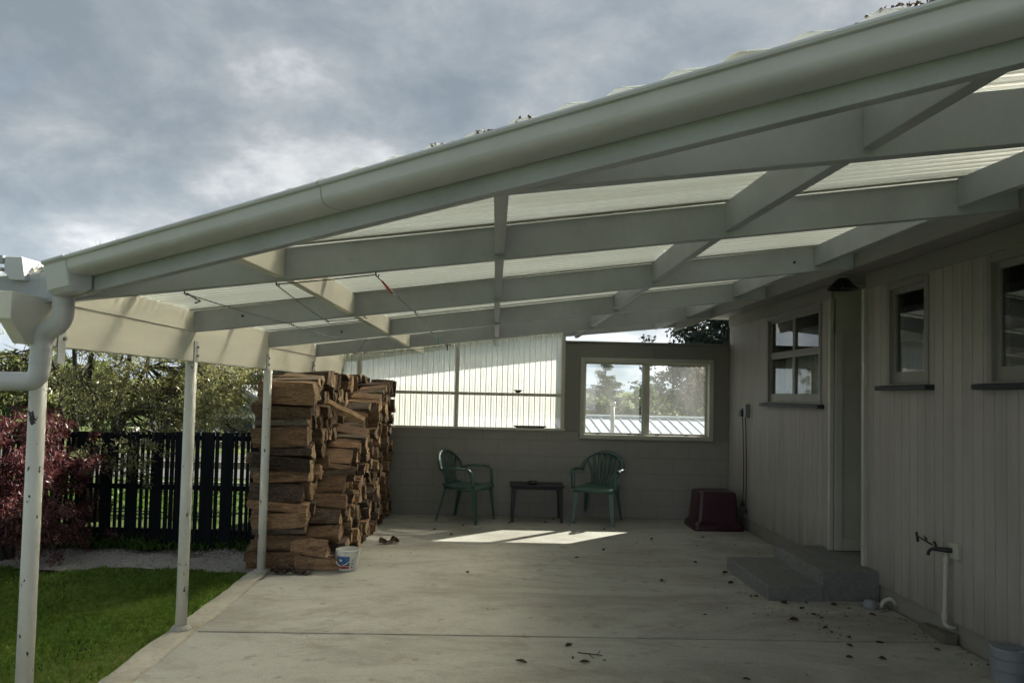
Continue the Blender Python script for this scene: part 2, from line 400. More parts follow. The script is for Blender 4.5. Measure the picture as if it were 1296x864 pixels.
XE = -2.0      # lawn side edge of the slab
def lawn_z(x, y): return -.035 + .012 * math.sin(x * 3.1 + y * 1.7) + .010 * math.sin(x * 7.3 - y * 5.1)
grid('lawn', M['soil'], -9, XE - .004, -2, 6.36, 60, 60, lawn_z)
def grav_z(x, y): return -.045 + .012 * math.sin(x * 5 + y * 9) + .010 * math.sin(x * 13 - y * 4.0) + .05 * max(0, y - 7.0)
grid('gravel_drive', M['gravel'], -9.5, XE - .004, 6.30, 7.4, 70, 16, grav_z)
grid('verge', M['soil'], -9.5, XE - .004, 7.36, 9.4, 50, 16, lambda x, y: -.035 + .01 * math.sin(x * 6 + y * 5))
grid('road', m_dirt('asphalt', (.07, .07, .07), (.12, .12, .115), 3), -60, -1.9, 13.2, 18, 2, 2, lambda x, y: -.08)
# slab
sl = MB(); g = .011
def pan(x0, x1, y0, y1, z1): sl.box(x0, x1, y0, y1, -.12, z1)
sl.mat(M['concrete'])
pan(-1.815, 2.94, -1.5, 4.695 - g, 0); pan(-1.815, 2.94, 4.695 + g, 9.30, 0)
sl.box(-1.99, 2.93, -1.49, 9.29, -.13, -.012)
slab = sl.build('patio_slab', M['concrete'], bevel=.004); tag(slab, kind='structure')
# rough nib strip along the lawn edge, with an uneven outer edge
st = MB(); prev = None; n = 150; vs = []; fs = []
for i in range(n + 1):
    y = -1.5 + 10.7 * i / n
    e = XE + .005 * math.sin(y * 2.3) + .005 * math.sin(y * 7.9 + 1) + rnd.uniform(-.006, .006)
    k = -1.829 + .006 * math.sin(y * 5) + .004 * math.sin(y * 17) + rnd.uniform(-.006, .006)
    z = .001 + .004 * math.sin(y * 3.3)
    vs += [(e - .008, y, -.14), (e, y, z - .008), (e + .02, y, z), (k - .012, y, z + .002), (k, y, z - .006), (k, y, -.1)]
for i in range(n):
    for j in range(5):
        a = i * 6 + j; fs.append((a, a + 1, a + 7, a + 6))
st.add(vs, fs)
tag(st.build('slab_edge_strip', M['edge'], smooth=True), kind='structure')

# ------------------------------------------------------------------ grass
def blades(name, xr, yr, n, h, m, seed, zf, keep=None, w=.006, lean=.35):
    rs = np.random.RandomState(seed)
    x = rs.uniform(*xr, n); y = rs.uniform(*yr, n)
    if keep is not None:
        k = keep(x, y, rs); x = x[k]; y = y[k]
    n = len(x); z = np.array([zf(a, b2) for a, b2 in zip(x, y)])
    clump = .7 + .5 * (np.sin(x * 4.1 + 1.3 * np.sin(y * 3)) * np.sin(y * 3.7 + x) * .5 + .5)
    H = h * clump * rs.uniform(.5, 1.3, n); a = rs.uniform(0, 2 * np.pi, n); ln = rs.normal(0, lean, (n, 2))
    W = w * rs.uniform(.6, 1.4, n)
    base = np.stack([x, y, z - .004], 1); side = np.stack([np.cos(a) * W, np.sin(a) * W, 0 * a], 1)
    mid = base + np.stack([ln[:, 0] * H * .35, ln[:, 1] * H * .35, H * .6], 1)
    tip = base + np.stack([ln[:, 0] * H, ln[:, 1] * H, H * .95], 1)
    V = np.stack([base - side, base + side, mid + side * .8, tip, mid - side * .8], 1).reshape(-1, 3)
    off = np.array([V[:, 0].mean(), V[:, 1].mean(), 0])
    me = bpy.data.meshes.new(name); me.vertices.add(5 * n); me.vertices.foreach_set('co', (V - off).astype(np.float32).ravel())
    me.loops.add(5 * n); me.loops.foreach_set('vertex_index', np.arange(5 * n, dtype=np.int32))
    me.polygons.add(n); me.polygons.foreach_set('loop_start', np.arange(0, 5 * n, 5, dtype=np.int32)); me.polygons.foreach_set('loop_total', np.full(n, 5, np.int32))
    me.update(calc_edges=True); me.materials.append(m)
    o = bpy.data.objects.new(name, me); COL.objects.link(o); o.location = off; tag(o, kind='stuff'); return o
tag(blades('grass', (-5.4, XE + .03), (2.6, 6.42), 150000, .036, M['grass'], 3, lawn_z,
       lambda x, y, rs: (rs.rand(len(x)) < np.clip((6.34 + .05 * np.sin(x * 9) + .04 * np.sin(x * 23 + 1) - y) / .22, 0, 1)) & (rs.rand(len(x)) < .55 + .45 * (np.sin(x * 6.1 + np.sin(y * 5)) * np.sin(y * 4.3 + 2) > -.55)) & (x < XE + .03 * np.sin(y * 5.3) * np.sin(y * 13.1) - .004 + .02 * rs.rand(len(x)))), 'short green lawn beside the patio slab', 'grass')
tag(blades('verge_grass', (-6.5, -2.05), (7.12, 7.75), 11000, .10, M['weed'], 5, lambda x, y: -.03, lambda x, y, rs: rs.rand(len(x)) < .35 + .65 * (np.sin(x * 3.3) * np.sin(x * 7.1 + 1) > -.2), .011, .55), 'weedy grass along the foot of the black fence', 'grass')
tag(blades('far_grass', (-9, -1.5), (8.6, 11.5), 5000, .06, M['weed'], 6, lambda x, y: -.06, None, .016, .4), 'bright grass seen between the fence palings', 'grass')
# loose gravel stones
pb = MB()
for i in range(1500):
    x = rnd.uniform(-5.6, -2.05); y = rnd.uniform(6.33, 7.2); r = rnd.uniform(.006, .018); z = grav_z(x, y)
    a = rnd.uniform(0, 6.28); k = [(r * math.cos(a + 1.57 * j) * rnd.uniform(.7, 1.2), r * math.sin(a + 1.57 * j) * rnd.uniform(.7, 1.2)) for j in range(4)]
    pb.add([(x + p, y + q, z - .003) for p, q in k] + [(x + p * .5, y + q * .5, z + r * .7) for p, q in k], [(0, 1, 5, 4), (1, 2, 6, 5), (2, 3, 7, 6), (3, 0, 4, 7), (4, 5, 6, 7)])
tag(pb.build('gravel_stones', M['gravel']), 'loose grey gravel on the drive strip', 'gravel', kind='stuff')

# ------------------------------------------------------------------ carport
PITCH = .076
def roof_top(x, y):      # underside level of the sheets = top of the rafters
    z = 2.247 + .13 * x
    if y < 3.2: z -= (3.2 - y) / 1.2 * .036
    return z
cp = empty('carport', (-1.9, 6.0, 0), 'cream timber carport with translucent ribbed roof and white pipe posts', 'carport')
# side beam with chamfered end
pts = [(-1.955, 2.93, 1.872), (-1.955, 9.4, 1.878), (-1.955, 9.4, 1.672), (-1.955, 3.03, 1.672), (-1.955, 2.93, 1.765)]
MB().extr(pts, (.052, 0, 0)).build('side_beam', M['cream_lit'], cp, bevel=.003)
# posts with straps
for i, (x, y) in enumerate(((-1.99, 3.27), (-1.925, 4.72), (-1.893, 6.2), (-1.9, 7.75), (-1.9, 9.2))):
    b = MB(); b.tube([(x, y, 0), (x, y, .8), (x, y, 1.668)], .034, 20)
    p = b.build('post', M['post'], cp, smooth=False)
    p.data.polygons.foreach_set('use_smooth', [len(f.vertices) == 4 for f in p.data.polygons])
    b = MB(); b.lathe([(.062, 0), (.062, .012), (.05, .03), (.036, .034)], (x, y, -.002), 12)
    b.build('base_flange', M['galv'], p)
    b = MB(); b.box(-1.9028, -1.8968, y - .028, y + .028, 1.60, 1.80)
    s_ = b.build('strap', M['cream'], p)
    for z in (1.71, 1.765): MB().tube([(-1.897, y + .012, z), (-1.884, y + .012, z)], .009, 6).build('bolt', M['galv'], p)
# rafters: (y, z of bottom at x=-2.25 offset line params)
RY = [2.0, 3.2, 4.7, 6.25, 7.85, 9.42]
def fascia_y(x): return 1.95 - .63 * x
def raf_bot(y, x):
    t = roof_top(x, y)
    d = .142 + .030 * max(0, min(1, (x + 1.9) / 4.3)) if y < 9 else .135 - .05 * max(0, min(1, (x + 1.9) / 2)) + .05 * max(0, min(1, (x - .1) / 2.2))
    return t - d
for y in RY:
    x0 = -2.26 if y > 3 else (1.95 - y) / .63 + .06
    x1 = 2.288; th = .046
    b = MB(); nseg = 6; vs = []
    for i in range(nseg + 1):
        x = x0 + (x1 - x0) * i / nseg; zb = raf_bot(y, x); zt = roof_top(x, y) - .010
        vs += [(x, y - th / 2, zb), (x, y + th / 2, zb), (x, y + th / 2, zt), (x, y - th / 2, zt)]
    fs = [(0, 1, 2, 3), tuple(nseg * 4 + k for k in (3, 2, 1, 0))]
    for i in range(nseg):
        for k in range(4): fs.append((i * 4 + k, i * 4 + 4 + k, i * 4 + 4 + (k + 1) % 4, i * 4 + (k + 1) % 4))
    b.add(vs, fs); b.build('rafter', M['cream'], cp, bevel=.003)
for x, y in ((-1.02, 3.2), (-1.6, 4.7), (1.9, 4.7), (1.0, 3.2), (-1.3, 6.25)):
    MB().tube([(x, y - .0235, raf_bot(y, x) + .07), (x, y - .028, raf_bot(y, x) + .07)], .009, 8).build('bolt_head', M['black'], cp)
# blocking between rafters
for xb in (-1.905, -.905, .02, 1.03, 2.06):
    for i in range(len(RY)):
        y0 = max(RY[i - 1] + .0235 if i else -9, fascia_y(xb - .04) + .06); y1 = RY[i] - .0235
        if y1 - y0 < .12: continue
        ja = rnd.uniform(-.012, .012); w = .042; hh = .128
        b = MB(); zt0 = roof_top(xb, y0) - .012; zt1 = roof_top(xb, y1) - .012
        b.hexa([(xb - w + ja, y0, zt0 - hh), (xb + ja, y0, zt0 - hh), (xb + ja, y1, zt1 - hh), (xb - w + ja, y1, zt1 - hh),
                (xb - w + ja, y0, zt0), (xb + ja, y0, zt0), (xb + ja, y1, zt1), (xb - w + ja, y1, zt1)])
        b.build('blocking', M['cream'] if xb > -.5 else M['cream_lit'], cp, bevel=.003)  # left rows, seen on their sunny face, take the lit copy
# roof sheets (corrugated, laid across the rafters, ribs running down the slope)
def sheet_x0(y):
    return -2.42 if y > 3.25 else max(-2.42, (1.95 - .004 - y) / .63)
y_start = .36; k = 0; ya = 3.85 - .76 * 5 + .02
while ya < 9.75:
    yb = min(ya + .76 + .07, 9.76)
    y0 = max(ya, y_start); ns = max(2, int((yb - y0) / PITCH * 10)); vs = []; fs = []; nxs = 9
    lift = .0 if k % 2 else .003
    for i in range(ns + 1):
        y = y0 + (yb - y0) * i / ns; xa = sheet_x0(y)
        for j in range(nxs):
            x = xa + (2.28 - xa) * j / (nxs - 1)
            wv = .0125 * math.sin(2 * math.pi * y / PITCH)
            vs.append((x, y, roof_top(x, y) + .006 + wv + lift + .003 * math.sin(x * 2.1 + y * 1.3)))
    for i in range(ns):
        for j in range(nxs - 1):
            a = i * nxs + j; fs.append((a, a + 1, a + nxs + 1, a + nxs))
    b = MB(); b.add(vs, fs); b.build('roof_sheet', M['sheet'], cp, smooth=True)
    if ya > 1.0:   # lap seam batten under the joint
        b = MB(); xa = sheet_x0(ya)
        b.sweep([(xa + (2.05 - xa) * i / 8, ya + .03, roof_top(xa + (2.05 - xa) * i / 8, ya) - .006) for i in range(9)], [(-.008, -.003), (.008, -.003), (.008, .003), (-.008, .003)])
        b.build('lap_seal', M['soffit'], cp)
    ya += .76; k += 1
# front fascia on the diagonal
D = Vector((1, -.63, 0)).normalized(); N = Vector((-.533, -.846, 0))   # along, outward
def fpt(x, off, z): p = Vector((x, fascia_y(x), 0)) + N * off; return (p.x, p.y, z)
b = MB(); vs = []
XS = [-2.02 + 4.4 * i / 10 for i in range(11)]
for x in XS:
    zb = 2.05 + .105 * x; zt = 2.186 + .1 * x
    vs += [fpt(x, 0, zb), fpt(x, -.045, zb + .004), fpt(x, -.045, zt), fpt(x, 0, zt)]
fs = [(0, 1, 2, 3), (43, 42, 41, 40)] + [(i * 4 + q, i * 4 + 4 + q, i * 4 + 4 + (q + 1) % 4, i * 4 + (q + 1) % 4) for i in range(10) for q in range(4)]
b.add(vs, fs); b.build('front_fascia', M['cream'], cp, bevel=.003)
# quad gutter in front of it
prof = [(.004, .086), (.004, .028), (.010, .022), (.062, .019), (.082, .0208), (.093, .0245), (.1015, .031), (.1065, .039), (.1075, .043), (.110, .060), (.1125, .071), (.123, .073), (.126, .079), (.122, .086), (.112, .086), (.110, .078), (.101, .045), (.093, .034), (.080, .028), (.060, .026), (.012, .030), (.009, .086)]
def gutter(x0, x1, name, sc=1.0, parent=cp):
    b = MB(); n = 14; vs = []; kq = len(prof)
    for i in range(n + 1):
        x = x0 + (x1 - x0) * i / n; zb = 2.078 + .099 * x
        for o_, h in prof: vs.append(fpt(x, .0 + (o_ - .06) * sc + .06, zb + (h - .05) * sc + .05))
    fs = [(i * kq + q, i * kq + kq + q, i * kq + kq + (q + 1) % kq, i * kq + (q + 1) % kq) for i in range(n) for q in range(kq)]
    fs += [tuple(range(kq)), tuple(range(n * kq, n * kq + kq))[::-1]]
    b.add(vs, fs); return b.build(name, M['pvc'], parent, smooth=False)
def sm(o, ang=35):
    bm = bmesh.new(); bm.from_mesh(o.data); 
    for f in bm.faces: f.smooth = len(f.verts) == 4
    for e in bm.edges:
        if len(e.link_faces) == 2 and e.calc_face_angle(0) > R(ang): e.smooth = False
    bmesh.ops.recalc_face_normals(bm, faces=bm.faces); bm.to_mesh(o.data); bm.free(); return o
gt = sm(gutter(-1.60, 2.35, 'front_gutter'))
sm(gutter(-.466, -.462, 'gutter_joint', 1.012, gt)).data.materials[0] = M['galv']
# gutter outlet head at the low corner: solid stop end, tapered outlet
b = MB()
def fz(x): return 2.078 + .099 * x
A0 = -1.735
pr0 = [(.006, .088), (.006, -.030), (.03, -.045), (.075, -.045), (.098, -.025), (.116, .072), (.129, .075), (.129, .089), (.112, .089)]
vs = [fpt(A0, o_, fz(A0) + h) for o_, h in pr0] + [fpt(-1.60, o_, fz(-1.60) + h) for o_, h in pr0]
n = len(pr0)
b.add(vs, [tuple(range(n)), tuple(range(n, 2 * n))[::-1]] + [(i, n + i, n + (i + 1) % n, (i + 1) % n) for i in range(n)])
sm(b.build('gutter_outlet', M['pvc'], cp, bevel=.006))
# stub of the low side gutter beyond the corner, and the lapped edge flashing
b = MB(); b.extr([(-2.085, 3.15, 2.045), (-2.085, 3.15, 1.985), (-2.06, 3.15, 1.945), (-1.995, 3.15, 1.945), (-2.012, 3.15, 2.045)], (0, 6.6, 0))
b.build('side_gutter', M['pvc'], cp, bevel=.004)
b = MB(); b.box(-2.6, -2.088, 3.145, 3.19, 2.018, 2.048); b.box(-2.6, -2.088, 3.145, 3.19, 1.986, 1.996); b.build('edge_flashing', M['cream'], cp)
# lichen and moss on the sheet ends
pts = []; 
for i in range(900):
    x = rnd.gauss(rnd.choice([-1.9, -.12, .02, .9, .95, .86, -1.1, -1.95]), .07); o_ = rnd.uniform(-.09, .0); p = fpt(x, o_, 0)
    pts.append((p[0], p[1], roof_top(p[0], p[1]) + .009 + .0125 * math.sin(2 * math.pi * p[1] / PITCH) + rnd.uniform(0, .004)))
mo = leaves('moss', M['dry_leaf'], pts, .012, .008, cp, seed=4)
pts = []; drs = []
for i in range(70):
    x = rnd.uniform(-2.0, -1.45); p = fpt(x, rnd.uniform(0, .035), 0); pts.append((p[0], p[1], roof_top(p[0], p[1]) + .018)); drs.append((0, 0, 1))
leaves('gutter_weeds', M['weed'], pts, .035, .003, cp, dirs=drs, jitter=.5, seed=9)

# downpipe with its offset bends
dp = empty('downpipe', (-1.95, 3.2, 0), 'white downpipe with swan neck bends at the front corner post', 'downpipe')
def bend(path, r=.05, k=6):
    P = [Vector(p) for p in path]; out = [P[0]]
    for i in range(1, len(P) - 1):
        a = (P[i - 1] - P[i]); c = (P[i + 1] - P[i]); rr = min(r, a.length * .48, c.length * .48)
        a = P[i] + a.normalized() * rr; c = P[i] + c.normalized() * rr
        for j in range(k + 1):
            t = j / k; out.append(a * (1 - t) ** 2 + P[i] * 2 * t * (1 - t) + c * t * t)
    return out + [P[-1]]
DY = 3.06; r_ = .040
pth = bend([(-1.765, DY - .02, 1.945), (-1.775, DY, 1.765), (-1.885, DY + .05, 1.722), (-1.897, DY + .055, 1.520), (-2.8, DY + .11, 1.510)], .052, 7)
sm(MB().tube(pth, r_, 20).build('pipe', M['pvc'], dp), 60)
for z, x in ((1.835, -1.7705), (1.655, -1.889), (1.625, -1.891), (1.60, -1.8925)):
    yy = DY + (.05 if z < 1.7 else -.008)
    MB().tube([(x, yy, z - .0035), (x, yy, z + .0035)], r_ + .0022, 20).build('collar', M['pvc'], dp)
# clothes line strung under the rafters
cl = empty('clothes_line', (-1, 4, 1.9), 'thin black clothes line zigzagging on hooks under the rafters', 'clothes line')
def sag(a, c, s, n=8): return [tuple(Vector(a).lerp(Vector(c), i / n) - Vector((0, 0, s * 4 * (i / n) * (1 - i / n)))) for i in range(n + 1)]
zA = lambda x: raf_bot(3.2, x) - .012
zB = lambda x: raf_bot(4.7, x) - .012
zC = lambda x: raf_bot(6.25, x) - .012
zD = lambda x: raf_bot(7.85, x) - .012
hk = {'a': (-1.349, 3.2, zA(-1.349)), 'b': (-.958, 3.2, zA(-.958)), 'c': (-.531, 3.2, zA(-.531)),
      'd': (-1.30, 4.7, zB(-1.3)), 'e': (-1.08, 4.7, zB(-1.08)), 'f': (-.522, 4.7, zB(-.522)), 'g': (-.84, 4.7, zB(-.84)),
      'h': (-.5, 7.85, zD(-.5)), 'i': (-1.5, 7.85, zD(-1.5)), 'j': (-.55, 6.25, zC(-.55)), 'k': (-1.1, 6.25, zC(-1.1))}
lb = MB()
for p, q, s in (('a', 'd', .004), ('d', 'k', .03), ('b', 'e', .004), ('b', 'c', .002), ('c', 'f', .004), ('f', 'j', .01), ('j', 'h', .03), ('e', 'g', .003), ('k', 'i', .02), ('i', 'h', .015)): lb.tube(sag(hk[p], hk[q], s), .0028, 5)
lb.build('cord', M['black'], cl)
for p in hk.values(): MB().tube([(p[0], p[1], p[2] + .016), (p[0] + .004, p[1], p[2] - .004), (p[0] + .012, p[1], p[2] - .010), (p[0] + .016, p[1], p[2] + .002)], .003, 6).build('hook', M['black'], cl)
MB().tube([(hk['a'][0] + .01, 3.2, hk['a'][2]), (hk['a'][0] + .06, 3.23, hk['a'][2] - .03), (hk['a'][0] + .03, 3.25, hk['a'][2] - .035)], .004, 5).build('loose_end', M['black'], cl)
def peg(p, d, m, lab):
    p = Vector(p); d = Vector(d).normalized(); e = d.cross(Vector((1, .3, .2))).normalized(); b = MB()
    for s in (-1, 1):
        a = p + e * .003 * s; c = p + d * .075 + e * .008 * s
        b.tube([tuple(a), tuple(a.lerp(c, .5)), tuple(c)], [.0045, .006, .0035], 6)
    b.tube([tuple(p + d * .03 - e * .008), tuple(p + d * .03 + e * .008)], .004, 6)
    tag(b.build('clothes_peg', m, smooth=True), lab, 'clothes peg', 'pegs on the clothes line')
def on(a, c, t): return Vector(hk[a]).lerp(Vector(hk[c]), t)
peg(on('c', 'f', .12), (.3, .2, -.35), M['red_bit'], 'red and nearest clothes peg, clipped just behind the first hook')
peg(on('c', 'f', .16) + Vector((.01, 0, -.02)), (.25, .3, -.2), M['white_bit'], 'white clothes peg beside the nearest red peg')
peg(on('i', 'h', .06), (-.5, 0, -.6), M['white_bit'], 'white clothes peg hanging at the far end above the woodpile')
peg(on('i', 'h', .10), (.6, 0, .5), M['red_bit'], 'faded red clothes peg at the far end above the woodpile')
peg(on('j', 'h', .3), (.1, .2, -.9), M['green_bit'], 'green clothes peg on the cord in the middle of the carport')
peg(on('j', 'h', .85), (.1, .1, -.9), M['black'], 'dark clothes peg dangling in front of the ribbed panel')

# ------------------------------------------------------------------ house
WX = 2.945
hs = empty('house', (WX, 4.0, 0), 'taupe house with grooved board cladding, dark sills and a recessed doorway', 'house')
def cladding(y0, y1, z0, z1, holes, base_x=WX):
    """vertical grooved boards as real relief; holes: (ya,yb,za,zb)"""
    b = MB(); cuts = [y0, y1]
    for h in holes: cuts += [h[0], h[1]]
    y = math.ceil(y0 / .1) * .1; gs = []
    while y < y1: gs.append(y); y += .1
    ev = sorted(set([round(c, 4) for c in cuts]))
    prof_pts = []
    for i in range(len(ev) - 1):
        a, c = ev[i], ev[i + 1]; pts = [(a, 0)]
        for g_ in gs:
            if a + .006 < g_ < c - .006:
                w = .0028 if round(g_ * 10) % 12 else .0055
                pts += [(g_ - w, 0), (g_ - w * .5, .005), (g_ + w * .5, .005), (g_ + w, 0)]
        pts.append((c, 0)); mid = (a + c) / 2
        spans = [(z0, z1)]
        for h in holes:
            if h[0] < mid < h[1]:
                spans = [(z0, h[2]), (h[3], z1)]
        for za, zb in spans:
            if zb - za < .01: continue
            vs = []; fs = []
            for (yy, dx) in pts: vs += [(base_x + dx, yy, za), (base_x + dx, yy, zb)]
            for q in range(len(pts) - 1): fs.append((2 * q, 2 * q + 1, 2 * q + 3, 2 * q + 2))
            b.add(vs, fs)
    return b
W3 = (3.05, 4.36, 1.63, 2.40); W2 = (4.96, 5.50, 1.63, 2.40); W1 = (6.62, 7.96, 1.47, 2.40)
ZP = .132
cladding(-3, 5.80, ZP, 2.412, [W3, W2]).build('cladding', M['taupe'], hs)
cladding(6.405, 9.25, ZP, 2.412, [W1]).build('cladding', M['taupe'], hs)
b = MB(); b.box(2.962, 3.1, -3, 5.80, -.1, ZP - .004); b.box(2.962, 3.1, 6.40, 9.25, -.1, ZP - .004); b.build('plinth', M['plinth'], hs)
b = MB(); b.box(2.93, 2.96, -3, 5.80, 2.412, 2.536); b.box(2.93, 2.96, 6.40, 9.25, 2.412, 2.536); b.build('frieze_board', M['soffit'], hs, bevel=.003)
b = MB(); b.box(2.312, 3.6, -3, 9.55, 2.538, 2.556); b.build('soffit', M['soffit'], hs)
b = MB(); b.box(2.29, 2.314, -3, 9.5, 2.371, 2.655); b.build('eave_fascia', M['soffit'], hs, bevel=.003)
# roof over the house, out of view, shaped for the shade it casts
b = MB(); vs = []; 
b.hexa([(2.25, -3.2, 2.66), (7.2, -3.2, 3.55), (7.2, 9.6, 3.55), (2.25, 9.6, 2.66), (2.25, -3.2, 2.695), (7.2, -3.2, 3.60), (7.2, 9.6, 3.60), (2.25, 9.6, 2.695)])
b.hexa([(7.2, -3.2, 3.55), (12, -3.2, 2.6), (12, 9.6, 2.6), (7.2, 9.6, 3.55), (7.2, -3.2, 3.60), (12, -3.2, 2.65), (12, 9.6, 2.65), (7.2, 9.6, 3.60)])
b.build('roof', M['grey_roof'], hs)
b = MB(); b.box(3.0, 11.6, 9.2, 9.25, -2, 2.9); b.box(3.0, 11.6, -3, -2.95, -2, 2.9); b.build('end_wall', M['taupe'], hs)
# recessed doorway
b = MB(); b.box(2.95, 4.0, 6.385, 6.40, .226, 2.54); b.box(3.55, 3.6, 5.80, 6.385, .226, 2.54); b.box(2.96, 4.0, 5.80, 5.815, .226, 2.54)
b.build('recess_wall', M['trim'], hs)
b = MB(); b.box(2.955, 3.02, 6.362, 6.384, .23, 2.10); b.box(3.02, 3.55, 6.368, 6.384, .23, .33); b.build('recess_trim', M['trim'], hs, bevel=.002)
b = MB(); b.box(3.52, 3.55, 5.83, 6.36, .23, 2.2); b.build('door', M['brown_trim'], hs, bevel=.003)
b = MB(); b.box(2.915, 2.965, 5.792, 5.832, .226, 2.41); b.box(2.915, 2.965, 6.385, 6.425, .226, 2.41); b.build('corner_board', M['trim'], hs, bevel=.003)
# windows
def window(hole, kind):
    ya, yb, za, zb = hole; t = .045
    b = MB()
    for q in ((ya, ya + t, za, zb), (yb - t, yb, za, zb), (ya + t, yb - t, zb - t, zb), (ya + t, yb - t, za, za + .02)): b.box(2.935, 3.05, q[0], q[1], q[2], q[3])
    f = b.build('window', M['brown_trim'], hs, bevel=.003)
    b = MB(); s0 = za + .022
    def sash(y0, y1, z0, z1, bot=.07, x0=2.962):
        w = .04 if kind != 'two' else .027
        b.box(x0, x0 + .035, y0, y0 + w, z0, z1); b.box(x0, x0 + .035, y1 - w, y1, z0, z1)
        b.box(x0, x0 + .035, y0 + w, y1 - w, z1 - w, z1); b.box(x0, x0 + .035, y0 + w, y1 - w, z0, z0 + bot)
        MBp.box(x0 + .016, x0 + .019, y0 + w, y1 - w, z0 + bot, z1 - w)
    MBp = MB()
    if kind == 'two':
        ym = (ya + yb) / 2; zm = 1.97
        for y0, y1 in ((ya + t, ym), (ym + .001, yb - t)):
            sash(y0, y1, s0, zm, .085); sash(y0, y1, zm + .001, zb - t, .04)
    else: sash(ya + t, yb - t, s0, zb - t, .085)
    b.build('sash', M['brown_trim'], f, bevel=.002); MBp.build('pane', M['glass'], f)
    b = MB(); b.hexa([(2.88, ya - .06, za - .03), (2.99, ya - .06, za - .03), (2.99, yb + .06, za - .03), (2.88, yb + .06, za - .03),
                      (2.88, ya - .06, za + .002), (2.99, ya - .06, za + .014), (2.99, yb + .06, za + .014), (2.88, yb + .06, za + .002)])
    b.build('sill', M['sill'], f, bevel=.003)
    # net curtain hanging inside
    vs = []; n = 60; y0, y1 = (ya + .05, ya + (yb - ya) * (.62 if kind != 'two' else .9))
    if kind != 'plain':
        for i in range(n + 1):
            y = y0 + (y1 - y0) * i / n; x = 3.10 + .015 * math.sin(i * 1.1) + .008 * math.sin(i * .37)
            vs += [(x, y, za - .1), (x, y, za + (.42 if kind != 'two' else .48))]
        b = MB(); b.add(vs, [(2 * i, 2 * i + 1, 2 * i + 3, 2 * i + 2) for i in range(n)]); b.build('curtain', M['curtain'], f, smooth=True)
    # the dim room behind
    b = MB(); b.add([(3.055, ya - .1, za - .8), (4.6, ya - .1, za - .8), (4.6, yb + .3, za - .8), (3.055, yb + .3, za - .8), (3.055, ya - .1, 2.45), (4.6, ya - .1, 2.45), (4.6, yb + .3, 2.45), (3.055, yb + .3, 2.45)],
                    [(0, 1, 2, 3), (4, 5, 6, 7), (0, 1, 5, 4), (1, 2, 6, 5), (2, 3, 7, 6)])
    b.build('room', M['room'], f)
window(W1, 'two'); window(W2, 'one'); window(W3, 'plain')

# steps
sp = empty('concrete_steps', (2.5, 6.0, 0), 'two grey concrete steps up to the recessed doorway', 'steps')
b = MB(); b.box(2.092, 2.518, 5.60, 6.60, -.02, .112); b.build('lower_step', M['step'], sp, bevel=.008)
b = MB(); b.box(2.511, 2.955, 5.615, 6.60, -.02, .224); b.box(2.956, 3.6, 5.82, 6.384, 0, .223); b.build('upper_step', M['step'], sp, bevel=.008)
# porch light
pl = empty('porch_light', (2.80, 6.02, 2.53), 'dark conical porch light under the soffit above the door', 'light')
b = MB(); b.lathe([(.012, 0), (.035, -.012), (.06, -.035), (.115, -.095), (.122, -.100), (.118, -.104), (.108, -.096), (.055, -.04), (.01, -.015)], (2.84, 6.0, 2.535), 28); b.build('lamp_shade', M['black'], pl, smooth=True)
b = MB(); b.lathe([(.0, 0), (.05, 0), (.05, -.014), (.0, -.016)], (2.84, 6.0, 2.5375), 20); b.build('ceiling_plate', M['trim'], pl)
b = MB(); b.lathe([(.001, -.02), (.02, -.03), (.032, -.06), (.022, -.085), (.001, -.09)], (2.84, 6.0, 2.535), 14); b.build('bulb', M['white_plastic'], pl, smooth=True)
# outlet with two hanging leads
ob = empty('outlet_box', (2.93, 8.55, .25), 'grey outdoor power outlet with two leads hanging down the wall', 'power outlet')
b = MB(); b.box(2.895, 2.945, 8.50, 8.58, 1.30, 1.455); b.build('outlet_body', M['grey_pvc'], ob, bevel=.006)
b = MB(); b.extr([(2.945, 8.585, 1.31), (2.87, 8.585, 1.31), (2.875, 8.585, 1.37), (2.945, 8.585, 1.43)], (0, .085, 0)); b.build('outlet_cover', M['black'], ob, bevel=.004)
for y, z in ((8.615, .32), (8.52, .245)):
    b = MB(); b.tube([(2.90, y, 1.33), (2.915, y + .012, 1.1), (2.92, y + .004, .8), (2.918, y - .006, .5), (2.912, y, z)], .006, 6)
    c = b.build('lead', M['black'], ob, smooth=True)
    b = MB(); b.tube([(2.912, y, z + .01), (2.912, y, z - .04), (2.912, y, z - .05)], [.012, .022, .018], 10); b.build('plug', M['black'], c)
# garden tap
gtap = empty('garden_tap', (2.93, 4.72, .1), 'black brass garden tap on a white upright pipe fixed to the wall', 'tap')
b = MB(); b.tube(bend([(2.90, 4.70, .565), (2.90, 4.72, .112), (2.905, 4.70, .098), (2.955, 4.685, .095)], .02), .0125, 12); pp = b.build('riser_pipe', M['trim'], gtap, smooth=True)
b = MB(); b.tube([(2.90, 4.704, .50), (2.90, 4.702, .545)], .018, 12); b.tube([(2.90, 4.719, .135), (2.90, 4.718, .18)], .018, 12); b.build('coupling', M['trim'], pp)
b = MB(); b.box(2.915, 2.944, 4.61, 4.70, .535, .63); b.build('mounting_block', M['trim'], gtap, bevel=.003)
b = MB(); b.tube([(2.91, 4.66, .585), (2.87, 4.72, .58), (2.845, 4.76, .575)], [.016, .015, .012], 10); b.tube([(2.845, 4.76, .578), (2.838, 4.785, .555), (2.836, 4.79, .53)], .010, 10)
b.tube([(2.86, 4.735, .58), (2.85, 4.75, .625)], .009, 8); b.tube([(2.82, 4.78, .632), (2.84, 4.84, .637)], .007, 8); b.tube([(2.81, 4.86, .60), (2.81, 4.88, .66)], .009, 8); b.tube([(2.845, 4.76, .60), (2.812, 4.87, .635)], .006, 8)
b.build('tap_body', M['black'], gtap, smooth=True)
